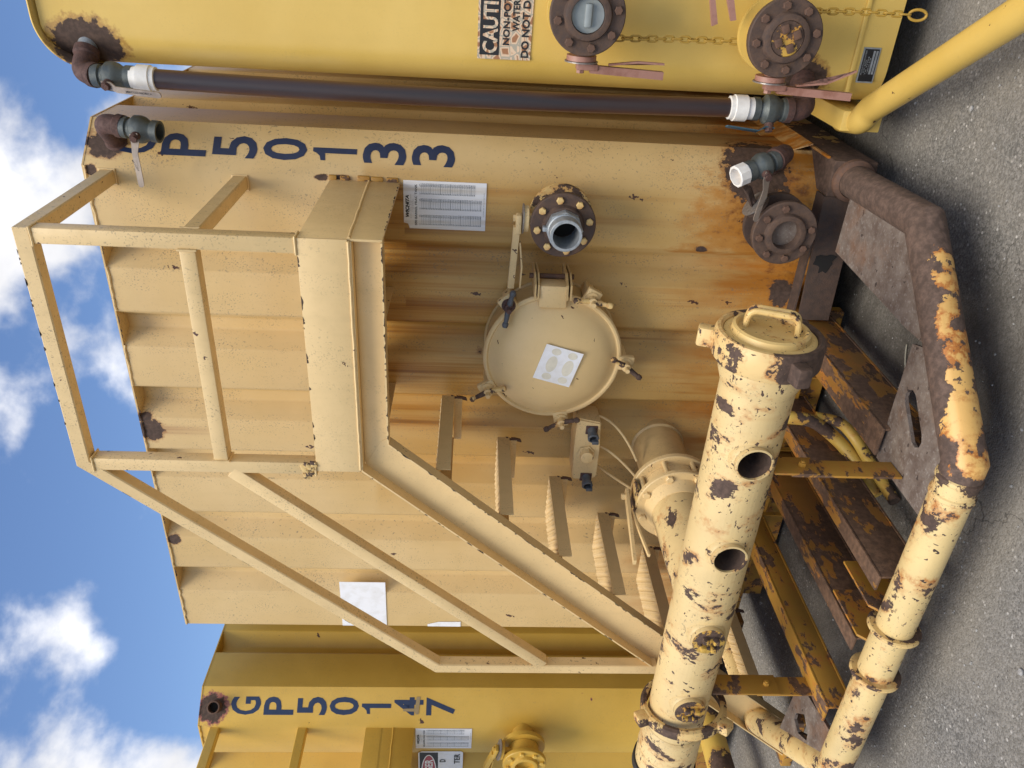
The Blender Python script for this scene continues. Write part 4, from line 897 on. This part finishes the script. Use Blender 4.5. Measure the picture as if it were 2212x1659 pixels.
# ================================================================ the yellow tank at the right edge
T2 = thing('smooth_tank', 'smooth yellow tank with rounded corner, brown sight tube and rusty round flanges', 'tank', (.7, 1.5, GZ))
def tank2():
    # plan of the front: flat front with a rounded left corner
    RC = .12; XL = -.487; prof = [(2.0, 0), (.6, 0), (XL+RC, 0)]
    for i in range(1, 13):
        t = math.pi/2*i/12; prof.append((XL+RC-math.sin(t)*RC, RC-math.cos(t)*RC))
    prof.append((XL, 10.5))
    zb, zt, rt_ = .062, 2.945, .15
    b = B(); cols = []
    for (x, y) in prof:
        dx = max(0, (XL+rt_)-x); drop = rt_-math.sqrt(max(0, rt_*rt_-dx*dx)); cols.append([b.bm.verts.new((x, y, zb)), b.bm.verts.new((x, y, 1.5)), b.bm.verts.new((x, y, zt-drop-.012))])
    for A, C_ in zip(cols, cols[1:]):
        for k in (0, 1): b.bm.faces.new((A[k], C_[k], C_[k+1], A[k+1]))
    sh = part('shell', b, 'yellow', T2, smooth=60)
    # overhanging roof rim following the round corner
    out = [V((2.0, -.028, zt))]
    line = [(x, 0) for x in (1.2, .5, .1, -.1, -.2, -.28, -.33)]
    pth = []
    for i in range(0, 25):
        t = math.pi/2*i/24; pth.append(V((XL+rt_-math.sin(t)*rt_, -.0, zt-rt_+math.cos(t)*rt_)))
    pth = [V((2.0, 0, zt)), V((.4, 0, zt))] + pth + [V((XL, 0, zt-rt_-.02))]
    b = B()
    rows = []
    for p in pth: rows.append([b.bm.verts.new(p+V((0, -.022, 0))), b.bm.verts.new(p+V((0, 10.4, 0)))])
    for A, C_ in zip(rows, rows[1:]): b.bm.faces.new((A[0], C_[0], C_[1], A[1]))
    o = part('roof', b, 'yellow', T2, smooth=60)
    md = o.modifiers.new('s', 'SOLIDIFY'); md.thickness = .006; md.offset = 0
    b = B(); b.prism([(XL+.02, .14, zb), (2.0, .02, zb), (2.0, 10.4, zb), (XL+.02, 10.4, zb)], (0, 0, .006)); b.box(-.2, 1.8, .7, 10, GZ+.001, zb-.003); part('floor_plate', b, 'rust_dark', T2, smooth=0)
    # low skirt ridge
    b = B(); b.box(-.452, 2.0, -.012, -.001, .182, .197, .003); sk = part('skirt_ridge', b, 'yellow', T2)
    # rust bits on rim
    # nozzle elbow, valve, sight tube
    n45 = V((-.72, -.69, 0)).normalized(); e0 = V((-.425, .018, 2.80))
    b = B(); b.cyl(e0-n45*.03, e0+n45*.03, .031); part('pipe_stub', b, 'galv', T2)
    elbow(T2, 'gauge_elbow', [e0+n45*.015, V((-.497, -.055, 2.805)), V((-.500, -.085, 2.745))], .034, 'elbow', .045)
    ball_valve(T2, 'gauge_valve', (-.500, -.086, 2.752), (0, -.03, -1), (-.05, -.15, -1), hn=(-.30, -.95, .1), L=.13, r=.036, hl=.19, label='grey ball valve above the sight tube with a long flat lever')
    b = B(); b.lathe(V((-.50, -.092, 2.628)), (0, 0, -1), [(0, .026), (.0, .036), (.02, .037), (.022, .043), (.062, .043), (.064, .039), (.078, .038), (.08, .03)], 16); part('pipe_union', b, 'pvc', T2, 'white plastic union at the top of the sight tube')
    b = B(); b.tube([(-.50-.012*math.sin(math.pi*t), -.092, 2.56-1.96*t) for t in [i/24 for i in range(25)]], .0315, 28); part('sight_tube', b, 'tube', T2, 'long dark brown sight tube running down the tank corner')
    b = B(); b.lathe(V((-.50, -.092, .628)), (0, 0, -1), [(0, .03), (.002, .039), (.016, .040), (.018, .044), (.06, .044), (.062, .037), (.085, .037), (.086, .02)], 16); part('pipe_union', b, 'pvc', T2, 'white plastic union at the foot of the sight tube')
    ball_valve(T2, 'gauge_valve', (-.50, -.092, .545), (0, 0, -1), (.12, -.1, 1), hn=(-.90, -.45, 0), L=.125, r=.038, hl=.16, hmat='blue', label='grey ball valve at the foot of the sight tube with a blue lever', txt=False)
    elbow(T2, 'gauge_elbow', [V((-.50, -.092, .432)), V((-.498, -.085, .355)), V((-.41, .02, .35))], .036, 'elbow', .05)
    # valves
    r1 = butterfly(T2, 'upper_valve', (-.225, 0, 1.162), -.245, (-1, 0, 0), ((.0, 0, -1), .27), ('flange', 'pink', 'rust'), 'upper rust brown flanged valve with a pink lever and grey plug', tankmat='yellow')
    o, fl, P, d0 = r1
    b = B(); b.lathe(P(0), (0, -1, 0), [(d0-.008, .052), (d0+.002, .050), (d0+.002, 0)], 32); pl = part('plug', b, 'plugg', o)
    b = B(); b.obox(P(-d0-.008)+V((.0, 0, .0)), ((1, 0, 0), (0, 1, 0), (0, 0, 1)), (.034, .010, .011), .006); part('plug_bar', b, 'plugg', pl)
    r2 = butterfly(T2, 'lower_valve', (-.258, 0, .536), -.245, (-1, 0, 0), ((.0, -.05, -1), .275), ('flange', 'pink', 'rust'), 'lower rust brown flanged valve with a yellow plug and pink lever', tankmat='yellow', trig=2)
    o, fl, P, d0 = r2
    b = B(); b.lathe(P(0), (0, -1, 0), [(d0-.006, .056), (d0+.010, .056), (d0+.016, .050), (d0+.016, 0)], 32)
    pl = part('plug', b, 'plugy', o)
    for k in range(4):
        t = k*math.pi/2+.45; b = B(); b.obox(P(-d0-.018)+V((math.cos(t)*.030, 0, math.sin(t)*.030)), ((math.cos(.45), 0, math.sin(.45)), (0, 1, 0), (-math.sin(.45), 0, math.cos(.45))), (.013, .008, .011), .003); part('plug_lug', b, 'rust', pl)
    # a third pink lever hanging in from the right
    b = B()
    b.prism([(-.135, -.20, .790), (-.115, -.20, .780), (-.232, -.20, .745), (-.240, -.20, .762)], (0, .014, 0))
    b.prism([(-.150, -.205, .735), (-.150, -.205, .712), (-.218, -.205, .690), (-.222, -.205, .706)], (0, .014, 0))
    b.prism([(-.155, -.207, .738), (-.150, -.207, .711), (-.05, -.207, .752), (-.05, -.207, .800), (-.112, -.207, .785)], (0, .018, 0)); b.cyl((-.065, .02, .775), (-.065, -.215, .775), .020)
    part('spare_lever', b, 'pink', T2, 'pink lever pair reaching in at the frame edge', smooth=20)
    # caution sticker
    x0, x1, z0, z1, y = -.396, -.112, 1.313, 1.496, -.0035
    b = B(); b.prism([(x0, y, z0+.003), (x1, y, z0), (x1, y, z1), (x0-.001, y, z1)], (0, .0015, 0)); sg = part('caution_sticker', b, 'crazed', T2, 'crazed CAUTION NON-POTABLE WATER DO NOT DRINK sticker', smooth=0)
    X, Z, nn = V((1, 0, 0)), V((0, 0, 1)), V((0, -1, 0))
    b = B(); b.prism([(x0+.012, y-.0006, z1-.073), (x1-.012, y-.0006, z1-.073), (x1-.012, y-.0006, z1-.007), (x0+.012, y-.0006, z1-.007)], (0, .0004, 0)); part('black_band', b, 'black', sg, smooth=0)
    def put(t, xa, xb, za, zb_, m, bold=.02): part('print', fit(text(t, .1, bold), xb-xa, zb_-za), m, sg, mtx=frame(V(((xa+xb)/2, y-.0014, (za+zb_)/2)), X, Z, nn))
    put('CAUTION', x0+.018, x0+.265, z1-.067, z1-.0165, 'crazed', .03)
    put('NON-POTABLE', x0+.045, x0+.265, z1-.107, z1-.084, 'black', .03); put('WATER', x0+.089, x0+.186, z1-.138, z1-.115, 'black', .03)
    put('DO NOT DRINK', x0+.008, x0+.268, z1-.173, z1-.147, 'black', .03)
    # data plate
    b = B(); b.box(-.411, -.296, -.0045, -.001, .1055, .1655); pl = part('data_plate', b, 'galv', T2, 'small black and silver data plate on the skirt', smooth=0)
    b = B(); b.box(-.406, -.301, -.0056, -.0048, .110, .161); fc = part('plate_face', b, 'black', pl, smooth=0)
    b = B()
    for z in (.1265, .1165): b.box(-.382, -.306, -.0064, -.0059, z-.0035, z+.0035)
    part('blank_line', b, 'galv', pl, smooth=0)
    for i, (t, xa, xb) in enumerate((('PRODUCTS & INDUSTRIES', -.385, -.306), ('P.O. BOX', -.377, -.335), ('TX 77704', -.385, -.325), ('1-800-231-8198', -.378, -.330))):
        part('print', fit(text(t, .02, .01), xb-xa, .0048), 'galv', pl, mtx=frame(V(((xa+xb)/2, -.0064, .1555-.0068*i)), X, Z, nn))
    # front pipe guard
    b = B(); b.tube(fillet([(-.555, .10, .125), (-.535, -.03, .12), (-.49, -.06, .115), (-.10, -.745, .11), (.2, -1.16, .11), (1.4, -1.16, .11)], .09, 8), .047, 28)
    part('bumper_pipe', b, 'yellow_pipe', T2, 'smooth yellow bumper pipe bending out over the asphalt')
    b = B(); b.box(-.575, -.505, -.02, .45, .04, .185, .004); part('skid_rail', b, 'yellow', T2)
tank2()

# chains on the yellow tank
def chain(label, pts, n, first):
    t = thing('chain', label, 'chain', pts[0], 'painted chains on the yellow tank')
    b = B(); a, r, w = .0175, .0032, .0085; pl = []
    for i in range(8): th = -math.pi/2+math.pi*i/7; pl.append(V((w*math.cos(th+math.pi/2)*-1, 0, a-w+w*math.sin(th+math.pi/2)*1 if False else 0)))
    pl = [V((w*math.cos(th), 0, (a-w)+w*math.sin(th))) for th in [math.pi*i/7 for i in range(8)]] + [V((w*math.cos(th), 0, -(a-w)+w*math.sin(th))) for th in [math.pi+math.pi*i/7 for i in range(8)]]
    b.tube(pl, r, 8, closed=True, ref=(0, 1, 0)); me = b.mesh('link', 60); me.materials.append(M['chain'])
    P = [V(p) for p in pts]; L = [(q-p).length for p, q in zip(P, P[1:])]; tot = sum(L)
    for i in range(n):
        s = tot*(i+.5)/n; k = 0
        while s > L[k] and k < len(L)-1: s -= L[k]; k += 1
        p = P[k].lerp(P[k+1], s/L[k]); d = (P[k+1]-P[k]).normalized()
        x = V((1, 0, 0)) if i % 2 == 0 else V((0, 1, 0)); x = Matrix.Rotation(random.uniform(-.3, .3), 3, d) @ x; x = (x-d*x.dot(d)).normalized()
        part('link', me, None, t, mtx=frame(p, x, d.cross(x), d))
    return t
chain('yellow painted chain hanging between the two rusty flanges of the yellow tank', [(-.302, -.085, 1.045), (-.293, -.10, .84), (-.290, -.105, .64)], 15, 0)
t = chain('yellow painted chain dangling below the lower rusty flange, ending in a large ring', [(-.185, -.14, .430), (-.178, -.15, .27), (-.179, -.15, .118)], 12, 0)
b = B(); nn = 20; b.tube([V((-.179+.016*math.cos(q), -.15+.004*math.sin(q), .089+.027*math.sin(q))) for q in [2*math.pi*i/nn for i in range(nn)]], .0045, 8, closed=True, ref=(0, 1, 0)); part('ring', b, 'chain', t)

# ================================================================ the golden tank at the left edge
T3 = thing('frac_tank', 'golden yellow corrugated frac tank numbered GP 50147 at the left end of the row', 'tank', (-4.9, 1.5, GZ))
XR3, YF3 = -3.680, -.12
fp3 = tank_shell(T3, XR3, YF3, 'gold')
letters(fp3, XR3, YF3, 'GP50147', [2.735, 2.557, 2.377, 2.203, 2.027, 1.850, 1.673])
chart(T3, -4.005, -3.832, 1.417, 1.728, YF3-.004, 'sheet', False)
def tank3():
    t = V((CH, CHY, 0)).normalized(); nr = V((t.y, -t.x, 0)); o_ = V((XR3-CH, YF3, 0))+nr*.0022
    b = B(); b.prism([o_+t*.075+V((0, 0, 1.80)), o_+t*.088+V((0, 0, 1.80)), o_+t*.090+V((0, 0, 1.735)), o_+t*.150+V((0, 0, 1.728)), o_+t*.150+V((0, 0, 1.708)), o_+t*.06+V((0, 0, 1.714)), o_+t*.058+V((0, 0, 1.73)), o_+t*.074+V((0, 0, 1.737))], -nr*.0006); part('tape', b, 'tape', fp3, smooth=0)
    b = B(); n = V((.747, -.665, 0)); c = V((-3.742, -.058, 2.815)); b.lathe(c-n*.02, n, [(0, .034), (.06, .034), (.061, .031), (.061, .027), (0, .026), (0, 0)], 28); part('pipe_stub', b, 'rust', T3, 'open rusty pipe stub at the top corner')
    b = B(); c2 = c+n*.005; b.lathe(c2, n, [(0, 0), (0, .026)], 24); part('bore', b, 'void', T3)
    yp = YF3-.62
    b = B(); b.box(-4.7, -3.83, yp+.02, YF3-.003, 1.905, 1.915); pf = part('platform', b, 'gold', T3, smooth=0)
    b = B(); b.box(-3.838, -3.83, yp, YF3-.001, 1.735, 2.0, .0015); part('side_plate', b, 'gold', pf)
    b = B(); b.box(-4.7, -3.839, yp, yp+.008, 1.865, 2.0, .0015); part('kick_plate', b, 'gold', pf)
    b = B(); b.tube([(-3.829, yp+.62*i/20, 1.85+random.uniform(-.002, .002)) for i in range(21)], .0045, 6); part('weld_bead', b, 'gold', pf)
    for z in (2.815, 2.345):
        b = B(); b.sweep([(-3.855, YF3, z), (-3.855, yp+.025, z)] + ([(-4.7, yp+.025, z)] if z > 2.5 else []), SQ); part('handrail' if z > 2.5 else 'mid_rail', b, 'gold', T3, smooth=30)
    b = B(); b.box(-3.88, -3.83, yp, yp+.05, 2.0015, 2.789, .004); part('post', b, 'gold', T3)
    # danger sign
    x1, x0, z1, z0, y = -4.035, -4.40, 1.715, 1.462, YF3-.0035
    b = B(); b.prism([(x0, y, z0), (x1-.01, y, z0), (x1, y, z0+.012), (x1, y, z1-.02), (x1-.014, y, z1), (x0, y, z1)], (0, .0015, 0)); sg = part('danger_sign', b, 'white', T3, 'white DANGER sign with a red oval on black', smooth=0)
    b = B(); b.box(x0+.012, x1-.010, y-.0008, y-.0003, z1-.112, z1-.008); part('black_band', b, 'black', sg, smooth=0)
    def ell(nm, rx, rz, yy, m):
        b = B(); b.face([(x0+.1775+math.cos(t)*rx, yy, z1-.060+math.sin(t)*rz) for t in [2*math.pi*i/40 for i in range(40)]]); part(nm, b, m, sg, smooth=0)
    ell('white_oval', .158, .043, y-.0013, 'white'); ell('red_oval', .150, .037, y-.0018, 'red_print')
    X, Z, nn = V((1, 0, 0)), V((0, 0, 1)), V((0, -1, 0))
    def put(t, xa, xb, za, zb_, m, bold=.02): part('print', fit(text(t, .1, bold), xb-xa, zb_-za), m, sg, mtx=frame(V(((xa+xb)/2, y-.0024, (za+zb_)/2)), X, Z, nn))
    put('DANGER', x0+.055, x0+.295, z1-.083, z1-.037, 'white', .03)
    put('D', x1-.095, x1-.070, z1-.155, z1-.121, 'black'); put('TER', x1-.110, x1-.020, z1-.236, z1-.203, 'black')
    # small valve
    c = V((-3.86, YF3, 1.13)); ay = V((0, -1, 0))
    butterfly(T3, 'outlet_valve', (-3.86, 0, 1.135), YF3-.20, (.25, 0, .97), ((-.97, 0, .25), .25), ('gold', 'gold', 'gold'), 'golden flanged valve below the chart', tankmat='gold', ywall=YF3)
    # blue pipe piece and leaning yellow pipe under the manifold end
    b = B(); b.cyl((-4.15, -.50, .73), (-3.95, -.80, .74), .035); b.lathe(V((-4.05, -.65, .735)), V((.2, -.3, .01)), [(0, .03), (0, .055), (.012, .055), (.012, .03)], 24); part('blue_pipe', b, 'bluegrey', T3, 'blue grey pipe piece under the manifold end')
    b = B(); b.tube(fillet([(-3.72, .0, .12), (-3.72, -.55, .12), (-4.2, -1.1, .12), (-6.0, -1.1, .12)], .05, 6), .07, 24); part('bumper_pipe', b, 'beamy_pipe', T3, 'worn yellow bumper pipe in front of the golden tank')
    b = B(); b.box(-3.82, -3.69, YF3-.05, 9, .035, .195, .004); b.box(-5.9, -3.82, YF3+.005, YF3+.06, -.02, .2); part('skid_rail', b, 'beamy', T3)
tank3()

# ================================================================ loose bits on the ground
def stones():
    b = B()
    for i in range(1300):
        x = random.uniform(-3.4, .6); y = random.uniform(-2.3, .5); r = random.choice((.0015, .002, .0025, .003, .004))*random.uniform(.7, 1.4)
        m = Matrix.Translation((x, y, GZ+r*.4)) @ Matrix.Rotation(random.random()*6, 4, 'Z') @ Matrix.Diagonal((r*random.uniform(.9, 1.5), r, r*.7, 1))
        bmesh.ops.create_icosphere(b.bm, subdivisions=1, radius=1, matrix=m)
    o = part('gravel', b, 'stone', None, smooth=0); o['kind'] = 'stuff'; o['label'] = 'fine loose grit scattered on the asphalt'; o['category'] = 'gravel'
    me = None
    spots = [(2135, 435, .013), (1952, 130, .009), (2000, 220, .009), (1910, 330, .008), (2128, 1040+300, .007), (2010, 300, .007), (2080, 1310, .008)]
    for i, (x, y, r, lab) in enumerate(((-.52, -.80, .014, 'largest pale pebble on the asphalt right of the brown bumper pipe'), (-.43, -.30, .009, 'small pale pebble near the yellow bumper pipe'), (-.66, -1.05, .008, 'small pebble in the bumper shadow'), (-1.75, -1.42, .010, 'pale pebble in front of the cream bumper pipe'))):
        b = B(); bmesh.ops.create_icosphere(b.bm, subdivisions=2, radius=r, matrix=Matrix.Translation((x, y, GZ+r*.45)) @ Matrix.Diagonal((1.25, .95, .6, 1)))
        for v in b.bm.verts: v.co += V((random.uniform(-1, 1), random.uniform(-1, 1), random.uniform(-.5, .5)))*r*.16
        o = part('pebble', b, 'stone', None); o['label'] = lab; o['category'] = 'pebble'; o['group'] = 'loose pebbles'
    for (x, y, a, l, lab) in ((-1.28, -.42, .5, .10, 'dry straw stalk lying inside the bumper frame'), (-1.62, -1.45, 2.2, .05, 'pale twig on the asphalt in front of the bumper')):
        b = B(); b.tube([(x+math.cos(a)*l*(t-.5), y+math.sin(a)*l*(t-.5), GZ+.004+.004*math.sin(t*3)) for t in [i/6 for i in range(7)]], .0025, 6); o = part('straw', b, 'straw', None); o['label'] = lab; o['category'] = 'straw'
stones()
S.cycles.max_bounces = 5; S.cycles.diffuse_bounces = 4; S.cycles.glossy_bounces = 2; S.cycles.transmission_bounces = 2
